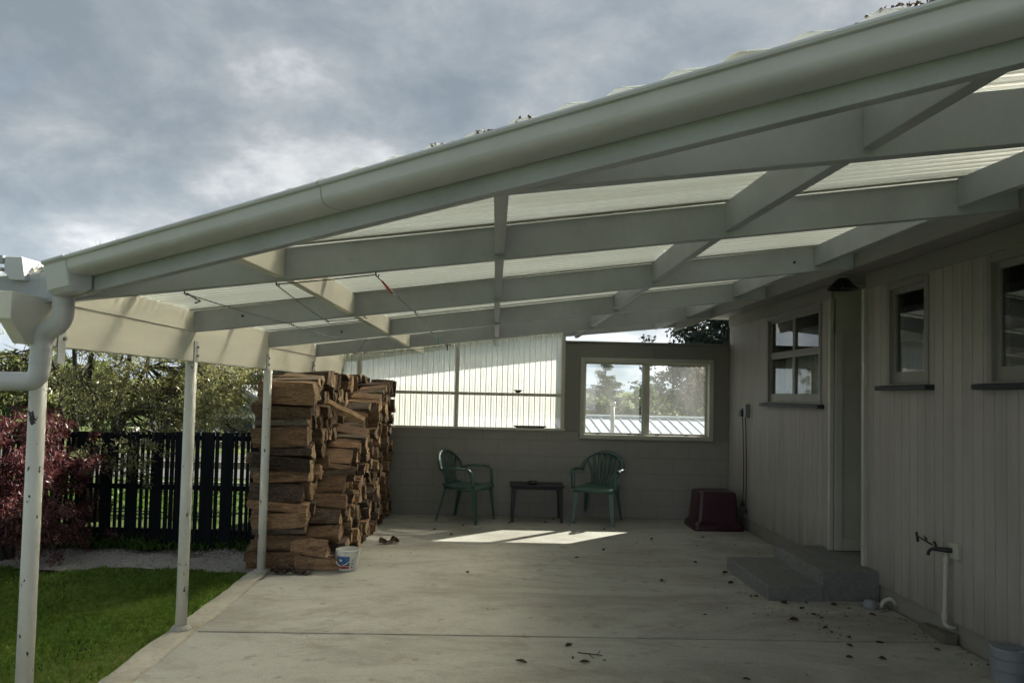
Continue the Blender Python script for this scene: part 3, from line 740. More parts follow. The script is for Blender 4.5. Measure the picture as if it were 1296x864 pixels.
# gully trap with waste pipe
gl = empty('drain_gully', (2.84, 5.45, 0), 'round floor drain with a pale curved waste pipe by the steps', 'drain')
b = MB(); b.lathe([(.095, -.01), (.10, .006), (.082, .012), (.076, .002), (.07, -.02), (.0, -.02)], (2.815, 5.43, 0), 24); b.build('drain_ring', M['plinth'], gl, smooth=True)
b = MB(); b.tube(bend([(2.965, 5.40, .03), (2.93, 5.40, .085), (2.875, 5.42, .06), (2.86, 5.43, .0)], .03), .015, 14); b.build('waste_pipe', M['trim'], gl, smooth=True)
b = MB(); b.lathe([(.05, 0), (.05, .035), (.035, .06), (.001, .065)], (2.79, 5.44, .0), 18); b.build('drain_cap', M['grey_pvc'], gl, smooth=True)
# grey capped riser at the near corner
rs_ = empty('drain_riser', (2.86, 4.12, 0), 'grey plastic drain riser with a screw cap at the wall base', 'drain pipe')
b = MB(); b.lathe([(.085, -.02), (.083, .06), (.090, .066), (.090, .125), (.083, .13)], (2.86, 4.07, 0), 28); b.build('riser_body', M['grey_pvc'], rs_, smooth=False)
b = MB(); b.lathe([(.094, .131), (.094, .175), (.086, .183), (.001, .184)], (2.86, 4.07, 0), 28); b.lathe([(.06, .185), (.06, .188), (.045, .188), (.045, .185)], (2.86, 4.07, 0), 20); b.build('screw_cap', M['grey_pvc'], rs_)
# timber offcut leaning along the plinth
b = MB(); b.hexa([(2.85, 4.66, .002), (2.93, 4.64, .0), (2.952, 5.0, .0), (2.90, 5.01, .002), (2.87, 4.66, .06), (2.945, 4.645, .068), (2.955, 5.0, .035), (2.915, 5.01, .03)])
tag(b.build('timber_offcut', M['timber'], bevel=.004), 'short dark weathered timber offcut lying against the house plinth', 'timber')

# ------------------------------------------------------------------ back wall
bw = empty('block_wall', (.5, 9.35, 0), 'painted concrete block wall across the end of the carport', 'wall')
Y0, Y1 = 9.25, 9.44
b = MB(); rng = random.Random(3)
zc = [.0] + [.085 + .196 * i for i in range(1, 6)]      # courses to 1.065
zc = [0, .16, .357, .554, .751, .948, 1.066]
for ci in range(len(zc) - 1):
    x = -1.95 + (.2 if ci % 2 else 0) - .4
    while x < 2.94:
        xa = max(x, -1.95); xb = min(x + .4, 2.94)
        if xb - xa > .03:
            zt = zc[ci + 1]
            if not (zt > 1.0 and False):
                d = rng.uniform(-.0012, .0012)
                if ci == 5 and xa < 2.74 and xb > 1.07:
                    zt = min(zt, .972)
                b.box(xa + .0034, xb - .0034, Y0 + d, Y1, zc[ci] + .0034, zt - .0034)
        x += .4
b.build('blockwork', M['block'], bw, bevel=.002)
b = MB(); b.box(-1.948, 2.938, Y0 + .0035, Y1 - .005, 0, .968); b.box(-1.948, 1.06, Y0 + .0035, Y1 - .005, .968, 1.063); b.box(2.744, 3.02, Y0 + .0035, Y1 - .005, .968, 1.067); b.box(2.9381, 3.02, Y0 + .0036, Y1 - .005, 0, .967); b.box(2.941, 3.02, Y0 + .004, Y1 - .005, 1.068, 2.17); b.build('mortar', M['dark_panel'], bw)
# upper board panel right of the glazing, round the window
b = MB(); WL, WR, WB, WT = 1.066, 2.742, .975, 1.992
for xa, xb, za, zb in ((.87, WL, 1.068, 2.17), (WR, 2.94, 1.068, 2.17), (WL, 1.985, WT, 2.17), (1.99, WR, WT, 2.17)): b.box(xa, xb, Y0 + .002, Y1 - .01, za, zb)
b.build('board_panel', M['dark_panel'], bw, bevel=.002)
b = MB(); b.box(.862, 2.944, Y0 - .02, Y1 + .03, 2.172, 2.196); b.build('wall_cap', M['dark_panel'], bw, bevel=.003)
b = MB(); b.box(.995, 1.003, Y0 - .006, Y0 + .001, 2.0, 2.17); b.build('joint_batten', M['dark_panel'], bw)
# sliding window
b = MB(); a = .055
for q in ((WL, WL + a, WB, WT), (WR - a, WR, WB, WT), (WL + a, WR - a, WT - a, WT), (WL + a, WR - a, WB, WB + a)): b.box(q[0], q[1], Y0 - .022, Y0 + .112, q[2], q[3])
wf = b.build('window', M['trim'], bw, bevel=.004)
b = MB(); i0 = WL + a; i1 = WR - a; z0 = WB + a; z1 = WT - a; xm = (i0 + i1) / 2
for xa, xb in ((i0, xm + .045), (xm - .045, i1)):
    yo = .06 if xa == i0 else .085
    w = .024
    b.box(xa, xa + w * (3 if xa > i0 else 1), Y0 + yo, Y0 + yo + .02, z0, z1); b.box(xb - w * (3 if xb < i1 else 1), xb, Y0 + yo, Y0 + yo + .02, z0, z1)
    b.box(xa, xb, Y0 + yo + .001, Y0 + yo + .019, z1 - w, z1); b.box(xa, xb, Y0 + yo + .001, Y0 + yo + .019, z0, z0 + w)
b.build('sash', M['alu'], wf)
b = MB(); b.box(i0 + .02, xm, Y0 + .068, Y0 + .072, z0 + .01, z1 - .01); b.box(xm, i1 - .02, Y0 + .093, Y0 + .097, z0 + .01, z1 - .01); b.build('pane', M['dusty_glass'], wf)
for x in (1.30, 1.70, 2.05, 2.42):
    MB().box(x - .025, x + .025, Y0 + .035, Y0 + .06, z0 + .0, z0 + .014).build('latch', M['black'], wf, bevel=.003)
# translucent ribbed panels in a timber frame
def rafter_b(x): return raf_bot(9.42, x)
b = MB(); fy0, fy1 = Y0 - .012, Y0 + .05
b.box(-1.9, .88, Y0 - .03, Y0 + .06, 1.068, 1.094)          # sill
b.box(-1.62, .825, fy0, fy1, 1.488, 1.526)                   # rail
for xa, xb in ((-1.725, -1.675), (-.502, -.457), (.826, .87)):
    b.hexa([(xa, fy0 - .003, 1.095), (xb, fy0 - .003, 1.095), (xb, fy1 + .002, 1.095), (xa, fy1 + .002, 1.095), (xa, fy0 - .003, rafter_b(xa) - .002), (xb, fy0 - .003, rafter_b(xb) - .002), (xb, fy1 + .002, rafter_b(xb) - .002), (xa, fy1 + .002, rafter_b(xa) - .002)])
b.build('panel_frame', M['alu'], bw, bevel=.002)
for xa, xb in ((-1.9, -.48), (-.48, .862)):
    vs = []; pt = .0685; x = xa; xs_ = []
    while x < xb:
        for fx, dy in ((0, 0), (.06, .0), (.17, .017), (.25, .017), (.36, 0), (.62, 0), (.70, .005), (.80, 0)):
            if x + fx * pt < xb: xs_.append((x + fx * pt, dy))
        x += pt
    for x, dy in xs_: vs += [(x, Y0 + .085 - dy, 1.07), (x, Y0 + .085 - dy, roof_top(x, 9.3) - .03)]
    b = MB(); b.add(vs, [(2 * i, 2 * i + 1, 2 * i + 3, 2 * i + 2) for i in range(len(xs_) - 1)]); b.build('ribbed_panel', M['panel'], bw)
# bits lying on the ledges
b = MB(); b.lathe([(.001, .0), (.02, .001), (.036, .014), (.055, .036), (.052, .038), (.03, .016), (.001, .008)], (.285, Y0 + .012, 1.527), 16, 1, .45)
tag(b.build('small_dish', M['glass_dish'], smooth=True), 'small dark dish balanced on the middle rail of the ribbed panels', 'dish')
b = MB(); b.lathe([(.001, .0), (.17, .0), (.205, .012), (.212, .026), (.20, .027), (.17, .012), (.001, .01)], (.445, Y0 + .012, 1.095), 24, 1, .2)
tag(b.build('shallow_tray', M['glass_dish'], smooth=True), 'long shallow dark tray on the ledge below the ribbed panels', 'tray')

# ------------------------------------------------------------------ plastic chairs
def make_chair(loc, rz, label):
    ch = empty('plastic_chair', loc, label, 'chair', 'green plastic garden chairs', rz)
    # seat
    b = MB(); n = 14; vs = []; fs = []
    def seat_z(u, v): return .425 - .022 * math.sin(math.pi * u) * math.sin(math.pi * min(1, v * 1.05)) - (.018 * ((v - .86) / .14) ** 2 if v > .86 else 0)
    for lay in (0, -.012):
        for i in range(n + 1):
            for j in range(n + 1):
                u = j / n; v = i / n; w = .215 + .035 * v
                vs.append(((u * 2 - 1) * w, -.20 + .45 * v, seat_z(u, v) + lay))
    m_ = (n + 1) ** 2
    for i in range(n):
        for j in range(n):
            a_ = i * (n + 1) + j; fs.append((a_, a_ + 1, a_ + n + 2, a_ + n + 1)); fs.append((m_ + a_, m_ + a_ + n + 1, m_ + a_ + n + 2, m_ + a_ + 1))
    rim = [j for j in range(n + 1)] + [i * (n + 1) + n for i in range(1, n + 1)] + [n * (n + 1) + j for j in range(n - 1, -1, -1)] + [i * (n + 1) for i in range(n - 1, 0, -1)]
    for q in range(len(rim)):
        a_, c = rim[q], rim[(q + 1) % len(rim)]; fs.append((a_, m_ + a_, m_ + c, c))
    b.add(vs, fs)
    # apron
    b.sweep([(-.21, -.19, .405), (-.24, .10, .40), (-.235, .235, .395), (0, .252, .398), (.235, .235, .395), (.24, .10, .40), (.21, -.19, .405)], [(-.004, -.022), (.004, -.022), (.004, .012), (-.004, .012)])
    b.build('seat', M['chair'], ch, local=True, smooth=True)
    # arched back rail running down into the arms
    def flat(w, t): return [(-w / 2, -t / 2), (w / 2, -t / 2), (w / 2 * 1.0, t / 2), (-w / 2, t / 2)]
    arch = []
    for i in range(17):
        a_ = math.pi * i / 16; x = .255 * math.cos(a_); z = .60 + .215 * math.sin(a_) ** .8; y = -.205 - .115 * math.sin(a_)
        arch.append((x, y, z))
    arch = [(.275, .10, .628), (.28, -.02, .63), (.275, -.12, .622)] + arch + [(-.275, -.12, .622), (-.28, -.02, .63), (-.275, .10, .628)]
    b = MB(); b.sweep(arch, lambda t: [(-.022, -.010), (.022, -.010), (.020, .012), (-.020, .012)], up=(0, .5, .9))
    b.build('back_rail', M['chair'], ch, local=True, smooth=True)
    for s in (-1, 1):
        b = MB(); b.sweep([(s * .275, .095, .628), (s * .278, .15, .622), (s * .272, .185, .595), (s * .258, .20, .52), (s * .25, .215, .41)], [(-.022, -.010), (.022, -.010), (.022, .010), (-.022, .010)], up=(0, -1, .4))
        b.build('armrest', M['chair'], ch, local=True, smooth=True)
    for k_ in range(-3, 4):
        x0 = k_ * .042; x1 = k_ * .072; top = .60 + .215 * max(0, 1 - (x1 / .255) ** 2) ** .4; yt = -.205 - .115 * max(0, 1 - (x1 / .255) ** 2) ** .5
        b = MB(); b.sweep([(x0, -.198, .42), (x0 * 1.05, -.232, .52), (x0 * .6 + x1 * .4, -.262, .62), (x1, yt - .003, top)], lambda t: [(-.010 - .008 * t, -.003), (.010 + .008 * t, -.003), (.010 + .008 * t, .003), (-.010 - .008 * t, .003)], up=(0, 1, .2))
        b.build('back_slat', M['chair'], ch, local=True, smooth=True)
    b = MB(); b.sweep([(-.205, -.205, .43), (0, -.212, .425), (.205, -.205, .43)], [(-.008, -.016), (.008, -.016), (.008, .016), (-.008, .016)]); b.build('back_foot', M['chair'], ch, local=True)
    for sx in (-1, 1):
        for fy in (1, -1):
            b = MB()
            top = (sx * .238, .222, .415) if fy > 0 else (sx * .205, -.185, .41); bot = (sx * .262, .262, 0) if fy > 0 else (sx * .245, -.285, 0)
            w = .062 if fy > 0 else .052
            def L(p, w):   # angle section
                x, y, z = p; i_ = -sx; j_ = -fy; t = .007
                return [(x, y, z), (x + i_ * w, y, z), (x + i_ * w, y + j_ * t, z), (x + i_ * t, y + j_ * t, z), (x + i_ * t, y + j_ * w * .7, z), (x, y + j_ * w * .7, z)]
            A = L(top, w); B = L(bot, w * .6); nn = 6
            b.add(A + B, [tuple(range(6)), tuple(range(11, 5, -1))] + [(i, (i + 1) % nn, nn + (i + 1) % nn, nn + i) for i in range(nn)])
            b.build('leg', M['chair'], ch, local=True)
    return ch
make_chair((-.315, 8.90, 0), R(-115), 'green plastic armchair nearer the woodpile, turned towards the table')
make_chair((1.265, 8.93, 0), R(158), 'green plastic armchair under the sliding window, facing forward')
# low table
tb = empty('side_table', (.53, 8.98, 0), 'low dark plastic side table between the two green chairs', 'table')
b = MB(); b.box(.205, .85, 8.78, 9.18, .415, .437); b.box(.225, .83, 8.80, 9.16, .385, .414); b.build('tabletop', M['table'], tb, bevel=.008)
for sx in (0, 1):
    for sy in (0, 1):
        x = .225 + sx * .605; y = 8.80 + sy * .36; i_ = 1 - 2 * sx; j_ = 1 - 2 * sy
        b = MB(); w = .048; xb_ = x - i_ * .004; yb_ = y - j_ * .004
        def L(x, y, z, w): 
            t = .008; return [(x, y, z), (x + i_ * w, y, z), (x + i_ * w, y + j_ * t, z), (x + i_ * t, y + j_ * t, z), (x + i_ * t, y + j_ * w, z), (x, y + j_ * w, z)]
        b.add(L(x, y, .39, w) + L(xb_, yb_, 0, w * .62), [tuple(range(6)), tuple(range(11, 5, -1))] + [(i, (i + 1) % 6, 6 + (i + 1) % 6, 6 + i) for i in range(6)])
        b.build('leg', M['table'], tb)
b = MB(); b.lathe([(.001, .002), (.04, .0), (.055, .012), (.062, .034), (.056, .036), (.046, .015), (.001, .01)], (.475, 8.93, .4375), 20); 
tag(b.build('small_bowl', M['glass_dish'], smooth=True), 'small dark bowl on the low side table', 'bowl')
# upturned maroon tub
bn = empty('plastic_tub', (2.60, 8.72, 0), 'upturned dark maroon plastic tub in the far corner by the house wall', 'tub')
def rr(x0, x1, y0, y1, z, r=.06, k=5):
    out = []
    for cx, cy, a0 in ((x1 - r, y1 - r, 0), (x0 + r, y1 - r, 90), (x0 + r, y0 + r, 180), (x1 - r, y0 + r, 270)):
        for i in range(k + 1): a_ = R(a0 + 90 * i / k); out.append((cx + r * math.cos(a_), cy + r * math.sin(a_), z))
    return out
def stack(rings):
    b = MB(); k_ = len(rings[0]); vs = [p for r_ in rings for p in r_]
    fs = [(i * k_ + j, i * k_ + (j + 1) % k_, (i + 1) * k_ + (j + 1) % k_, (i + 1) * k_ + j) for i in range(len(rings) - 1) for j in range(k_)]
    fs += [tuple(range(k_))[::-1], tuple(range((len(rings) - 1) * k_, len(rings) * k_))]; b.add(vs, fs); return b
cx, cy = 2.595, 8.70
def ring(w, d, z, r=.05): return rr(cx - w, cx + w, cy - d, cy + d, z, r)
sm(stack([ring(.255, .225, .085), ring(.243, .213, .10), ring(.222, .19, .40), ring(.214, .182, .425), ring(.19, .16, .437)]).build('tub_body', M['maroon'], bn))
sm(stack([ring(.285, .255, .0), ring(.29, .26, .012), ring(.285, .255, .05), ring(.262, .232, .085), ring(.256, .226, .088)]).build('tub_rim', M['maroon'], bn))
b = MB(); b.box(cx - .06, cx + .06, cy - .272, cy - .255, .03, .075); b.build('grip', M['maroon'], bn, bevel=.004)

# ------------------------------------------------------------------ bucket
bk = empty('paint_bucket', (-1.215, 6.36, 0), 'small white plastic bucket with a blue and red label beside the woodpile', 'bucket')
bc = (-1.215, 6.36, 0)
b = MB(); b.lathe([(.001, .003), (.080, .002), (.084, .006), (.096, .158), (.103, .160), (.104, .172), (.098, .174), (.093, .160), (.080, .012), (.001, .010)], bc, 32); sm(b.build('bucket_body', M['white_plastic'], bk))
def arc_patch(a0, a1, z0, z1, off, m, name):
    b = MB(); n = 14; vs = []
    for i in range(n + 1):
        a_ = R(a0 + (a1 - a0) * i / n)
        for z in (z0, z1):
            r = .0842 + (z - .006) * (.012 / .152) + off; vs.append((bc[0] + r * math.cos(a_), bc[1] + r * math.sin(a_), z))
    b.add(vs, [(2 * i, 2 * i + 1, 2 * i + 3, 2 * i + 2) for i in range(n)]); b.build(name, m, bk, smooth=True)
arc_patch(205, 290, .062, .125, .0012, M['blue_label'], 'blue_label'); arc_patch(205, 290, .050, .0605, .0012, M['black'], 'dark_band'); arc_patch(212, 288, .022, .046, .0012, M['red_label'], 'red_label')
arc_patch(232, 250, .082, .100, .0022, M['white_plastic'], 'label_mark')
for i in range(3): arc_patch(300, 306, .03 + .03 * i, .043 + .03 * i, .0012, M['black'], 'label_dot')
b = MB(); hp = []
for i in range(13):
    a_ = math.pi * i / 12; hp.append((bc[0] + .1 * math.cos(a_), bc[1] - .098 - .012 * math.sin(a_) + .06 * abs(math.cos(a_)), .155 - .115 * math.sin(a_ * .5 + .2) * (1 - i / 14)))
hp = [(bc[0] + .104, bc[1], .15), (bc[0] + .085, bc[1] - .075, .13), (bc[0] + .03, bc[1] - .104, .085), (bc[0] - .03, bc[1] - .104, .045), (bc[0] - .08, bc[1] - .075, .06), (bc[0] - .104, bc[1], .15)]
b.tube(bend(hp, .03, 4), .0035, 6); b.build('handle', M['white_plastic'], bk, smooth=True)

# ------------------------------------------------------------------ firewood
def voronoi(seeds, poly):
    cells = []
    for i, (sx, sy) in enumerate(seeds):
        c = list(poly)
        for j, (tx, ty) in enumerate(seeds):
            if i == j or abs(tx - sx) > .5 or abs(ty - sy) > .5: continue
            mx, my = (sx + tx) / 2, (sy + ty) / 2; nx_, ny_ = tx - sx, ty - sy; out = []
            for k_ in range(len(c)):
                p, q = c[k_], c[(k_ + 1) % len(c)]
                dp_ = (p[0] - mx) * nx_ + (p[1] - my) * ny_; dq = (q[0] - mx) * nx_ + (q[1] - my) * ny_
                if dp_ <= 0: out.append(p)
                if dp_ * dq < 0: t = dp_ / (dp_ - dq); out.append((p[0] + (q[0] - p[0]) * t, p[1] + (q[1] - p[1]) * t))
            c = out
            if len(c) < 3: break
        cells.append(c)
    return cells
wr = random.Random(21)
def log_mesh(cell, x0, x1, side, endm, tilt=0, yaw=0, roundness=.25, label='', name='firewood_log'):
    cy_ = sum(p[0] for p in cell) / len(cell); cz_ = sum(p[1] for p in cell) / len(cell)
    # thin tiny edges, subdivide
    P = []
    for k_ in range(len(cell)):
        p, q = cell[k_], cell[(k_ + 1) % len(cell)]; L_ = math.hypot(q[0] - p[0], q[1] - p[1])
        if L_ < .008: continue
        P.append(p)
        if L_ > .05: 
            m_ = ((p[0] + q[0]) / 2, (p[1] + q[1]) / 2); g_ = wr.uniform(-.05, .09); P.append((m_[0] + (m_[0] - cy_) * g_, m_[1] + (m_[1] - cz_) * g_))
    if len(P) < 3: return None
    shr = wr.uniform(.84, .95); n = len(P); st_ = 6; vs = []; w_ = [wr.uniform(-.05, .03) for _ in range(n)]
    for i in range(st_ + 1):
        t = i / st_
        e = 1 - (.05 if i in (0, st_) else 0)
        for k_, (y, z) in enumerate(P):
            s_ = e * (shr + w_[k_] * math.sin(t * 5 + k_) + wr.uniform(-.02, .02))
            x = x0 + (x1 - x0) * t + (wr.uniform(-.012, .012) if i in (0, st_) else 0)
            vs.append((x, cy_ + (y - cy_) * s_ + yaw * (t - .5), cz_ + (z - cz_) * s_ + tilt * (t - .5)))
    b = MB(); b.mat(side); fs = [(i * n + k_, i * n + (k_ + 1) % n, (i + 1) * n + (k_ + 1) % n, (i + 1) * n + k_) for i in range(st_) for k_ in range(n)]
    b.add(vs, fs); base = 0
    b.mat(endm); b.f += [tuple(range(n))[::-1], tuple(range(st_ * n, st_ * n + n))]; b.mi += [b.cur] * 2
    LOGQ.append((cy_, cz_, b, name, label)); return True
def log_build(b, name, label, group='split firewood logs in the stacks'):
    o = b.build(name, None)
    bm = bmesh.new(); bm.from_mesh(o.data); bmesh.ops.recalc_face_normals(bm, faces=bm.faces); bm.to_mesh(o.data); bm.free()
    tag(o, label, 'firewood log', group); return o
LOGQ = []
def yf2(z):   # sloping front of the inner stack
    return float(np.interp(z, [0, .19, .5, .75, 1.0, 1.3, 1.56, 1.7], [6.28, 6.30, 6.50, 6.84, 7.25, 7.9, 8.7, 9.0]))
SIDES = [('split_orange', 'orange split'), ('split_tan', 'tan split'), ('bark_dark', 'dark barked'), ('bark_grey', 'weathered grey')]
LIM = 296
def pick(front):
    r = wr.random()
    if front: return SIDES[0] if r < .52 else SIDES[1] if r < .60 else SIDES[2] if r < .80 else SIDES[3]
    return SIDES[0] if r < .4 else SIDES[1] if r < .55 else SIDES[2] if r < .8 else SIDES[3]
nlog = 0
def wedges(cells, seeds, p, keep=lambda sy, sz: True):
    out = []
    for (sy, sz), c in zip(seeds, cells):
        if len(c) < 3: continue
        if wr.random() < p and len(c) >= 4:
            a = wr.uniform(-.6, .6) + math.pi / 2; nx_, nz_ = -math.sin(a), math.cos(a); cy_ = sum(q[0] for q in c) / len(c); cz_ = sum(q[1] for q in c) / len(c)
            for sg in (1, -1):
                o = []
                for k_ in range(len(c)):
                    u, v = c[k_], c[(k_ + 1) % len(c)]; du = sg * ((u[0] - cy_) * nx_ + (u[1] - cz_) * nz_); dv = sg * ((v[0] - cy_) * nx_ + (v[1] - cz_) * nz_)
                    if du <= 0: o.append(u)
                    if du * dv < 0: t = du / (du - dv); o.append((u[0] + (v[0] - u[0]) * t, u[1] + (v[1] - u[1]) * t))
                if len(o) >= 3: out.append(((sy, sz), o))
        else: out.append(((sy, sz), c))
    return out
def stack_seeds(y0, y1, ztop, dy, dz, keep):
    s_ = []; z = dz * .55; row = 0
    while z < 1.9:
        y = y0 + dy * (.45 if row % 2 else .8) ; 
        if row % 2: y = y0 + dy * .5
        else: y = y0 + dy * .62
        while y < y1:
            if z < ztop(y) + .02 and keep(y, z): s_.append((y + wr.uniform(-.04, .04) * (1 if y > y0 + dy else .4), z + wr.uniform(-.035, .035)))
            y += dy * wr.uniform(.8, 1.25)
        z += dz; row += 1
    return s_
# outer stack beside the posts
YA, YB = 6.29, 9.22
zt1 = lambda y: 1.52 + .13 * min(1, (y - 6.29) / .6) + .02 * math.sin(y * 9)
sd1 = stack_seeds(YA, YB, zt1, .140, .116, lambda y, z: True)
poly1 = [(YA, .0), (YB, .0), (YB, 1.70), (6.9, 1.68), (YA, 1.58)]
for (sy, sz), c in wedges(voronoi(sd1, poly1), sd1, .13):
    front = sy < YA + .16
    if not (sy < yf2(sz) + .38 or sz > 1.38): continue
    if sy > 6.75 and sz < .45: continue
    if not front and wr.random() < .07: continue
    if front: dd = wr.uniform(-.05, .06); c = [(p[0] + (dd if p[0] < YA + .01 else 0), p[1]) for p in c]
    mk, adj = pick(front); jx = wr.uniform(-.05, .04); ln_ = wr.uniform(.42, .53)
    x1 = -1.57 + jx + (.12 * max(0, (sy - 6.5)) * 0); xx0 = x1 - ln_
    where = 'at the front of the outer stack behind the post' if front else ('on top of the outer stack' if sz > 1.38 else 'showing its cut end in the outer stack')
    if log_mesh(c, xx0, x1, M[mk], M[wr.choice(['end_a', 'end_a', 'end_b'])], wr.uniform(-.04, .04), wr.uniform(-.04, .04), label='%s firewood log %s' % (adj, where)): nlog += 1
# inner stack beside the patio
zt2 = lambda y: float(np.interp(y, [6.3, 7.0, 8.0, 9.2], [.9, 1.3, 1.56, 1.60]))
def keep2(y, z): return y > yf2(z) + .03
sd2 = []
z = .06; row = 0
while z < 1.61:
    y = yf2(z) + .075 + wr.uniform(-.02, .03)
    while y < 9.2:
        sd2.append((y + wr.uniform(-.02, .02), z + wr.uniform(-.03, .03) * (1 if row else .2))); y += .138 * wr.uniform(.72, 1.28)
    z += .113; row += 1
poly2 = [(yf2(0), 0), (9.22, 0), (9.22, 1.66), (8.85, 1.62), (yf2(1.3), 1.34), (yf2(1.0), 1.02), (yf2(.75), .76), (yf2(.5), .5), (yf2(.19), .19)]
for (sy, sz), c in wedges(voronoi(sd2, poly2), sd2, .20):
    front = sy < yf2(sz) + .13
    mk, adj = pick(front); jx = wr.uniform(-.075, .045) + .03 * max(0, sz - .8); ln_ = wr.uniform(.30, .38)
    x1 = -1.275 + jx - (.03 if front else 0); 
    where = 'on the stepped front of the inner stack' if front else ('on top of the inner stack' if sz > 1.42 else 'end on in the inner stack facing the patio')
    if log_mesh(c, x1 - ln_, x1, M[mk], M[wr.choice(['end_a', 'end_a', 'end_b'])], wr.uniform(-.05, .05), wr.uniform(-.04, .04), label='%s firewood log %s' % (adj, where)): nlog += 1
print('LOGS', nlog)
# the logs that show largest are objects of their own, the small far remainder is one mass
LOGQ.sort(key=lambda q: q[0] + (.25 if q[1] > 1.3 else 0))
for q in LOGQ[:298]: log_build(q[2], q[3], q[4])
rest = MB()
for cy_, cz_, b, nm, lab in LOGQ[298:]:
    o_ = len(rest.v); rest.v += b.v; rest.f += [tuple(i + o_ for i in f_) for f_ in b.f]
    for mi in b.mi:
        rest.mat(b.mats[mi]); rest.mi.append(rest.cur)
if rest.v:
    o = rest.build('stacked_firewood', None); bm = bmesh.new(); bm.from_mesh(o.data); bmesh.ops.recalc_face_normals(bm, faces=bm.faces); bm.to_mesh(o.data); bm.free()
    tag(o, 'far end of the firewood stacks against the block wall', 'firewood', kind='stuff')
# the loose pale piece lying across the step in the stack
b = MB(); c0 = Vector((-1.62, 7.02, 1.40)); c1 = Vector((-1.25, 7.10, 1.22))
pr_ = [(-.055, -.03), (.055, -.035), (.06, .01), (.0, .045), (-.05, .02)]
b.mat(M['split_tan']); b.sweep([tuple(c0.lerp(c1, i / 6) + Vector((0, 0, .006 * math.sin(i * 2)))) for i in range(7)], pr_)
tag(b.build('firewood_log', None), 'pale split log lying loose and tilted across the inner stack', 'firewood log', 'split firewood logs in the stacks')
# bark scraps at the foot of the stack
for i, (x, y, a, L_, lab) in enumerate(((-1.70, 6.16, .1, .20, 'dark curl of bark on the slab under the front logs'), (-1.55, 6.17, -.2, .16, 'broken bark flake on the slab next to the bark curl'), (-1.02, 7.45, .5, .2, 'reddish curl of bark on the slab beside the inner stack'))):
    b = MB(); vs = []; n = 10; k_ = 7; d = Vector((math.cos(a), math.sin(a), 0)); e = Vector((-math.sin(a), math.cos(a), 0))
    for ii in range(n + 1):
        for j in range(k_):
            u = ii / n - .5; v = j / (k_ - 1) - .5
            p = Vector((x, y, .0)) + d * (u * L_) + e * (v * .09 * (1 - abs(u) * .7) + .01 * math.sin(ii * 1.9)) ; p.z = .008 + .05 * (v * 2) ** 2 * (.5 + .5 * math.sin(ii)) * (1 if i != 1 else .4) + .012 * math.sin(ii * .9 + 1) ** 2
            vs.append(tuple(p))
    b.add(vs, [(ii * k_ + j, ii * k_ + j + 1, (ii + 1) * k_ + j + 1, (ii + 1) * k_ + j) for ii in range(n) for j in range(k_ - 1)])
    o = b.build('bark_scrap', M['bark_dark'] if i < 2 else M['split_orange']); o.modifiers.new('solid', 'SOLIDIFY').thickness = .006
    tag(o, lab, 'bark')

# ------------------------------------------------------------------ dry leaves on the slab
LV = [(-0.433, 7.938), (-0.332, 8.514), (0.084, 7.451), (0.74, 9.055), (0.891, 8.639), (0.204, 8.725), (0.628, 8.822), (2.097, 7.585), (2.416, 9.067), (1.411, 6.135), (2.626, 7.291), (0.795, 6.938), (1.274, 8.427), (2.296, 8.061), (2.512, 7.66), (2.034, 6.447), (1.969, 6.095), (2.04, 6.231), (1.993, 5.694), (2.04, 5.699), (2.183, 5.52), (2.266, 5.396), (2.287, 5.244), (2.624, 5.416), (2.235, 4.942), (2.235, 4.86), (2.128, 4.392), (2.317, 4.373), (0.48, 4.526), (0.543, 4.252), (0.183, 4.238), (0.482, 4.312), (0.66, 4.282), (-0.755, 7.017), (1.874, 6.826), (-0.633, 8.239), (2.505, 5.218), (2.311, 5.171), (2.09, 5.106), (2.23, 4.602), (1.392, 4.027), (1.753, 4.096), (2.55, 5.5), (2.42, 5.33), (2.72, 5.27), (2.36, 5.55), (2.8, 4.3), (2.75, 4.55), (1.1, 7.3), (1.7, 7.9), (-.2, 6.3), (2.3, 4.75), (2.45, 4.66), (1.5, 5.2)]
lr = random.Random(5)
for i, (x, y) in enumerate(LV):
    L_ = lr.uniform(.022, .062) * (1.0 if i % 5 else 1.3); w = L_ * lr.uniform(.3, .5); a = lr.uniform(0, 6.28); cu = lr.uniform(.3, .9); b = MB(); vs = []; n = 6
    for ii in range(n + 1):
        t = ii / n; ww = w * math.sin(math.pi * (.06 + .88 * t)) ; 
        for v in (-1, -.5, 0, .5, 1):
            u = (t - .5) * L_; vv = v * ww * .5
            vs.append((x + u * math.cos(a) - vv * math.sin(a), y + u * math.sin(a) + vv * math.cos(a), .0025 + abs(v) ** 1.5 * ww * cu + .25 * cu * L_ * (t - .4) ** 2 + lr.uniform(0, .002)))
    b.add(vs, [(ii * 5 + j, ii * 5 + j + 1, ii * 5 + 6 + j, ii * 5 + 5 + j) for ii in range(n) for j in range(4)])
    near = 'near the steps' if x > 1.9 and 5 < y < 6.6 else 'near the chairs' if y > 8.2 else 'by the house wall' if x > 1.9 else 'on the open slab'
    tag(b.build('dry_leaf', M['dry_leaf'], smooth=True), 'curled dark dry leaf lying on the concrete ' + near, 'leaf', 'dry leaves scattered on the concrete ' + near)
lb = MB()
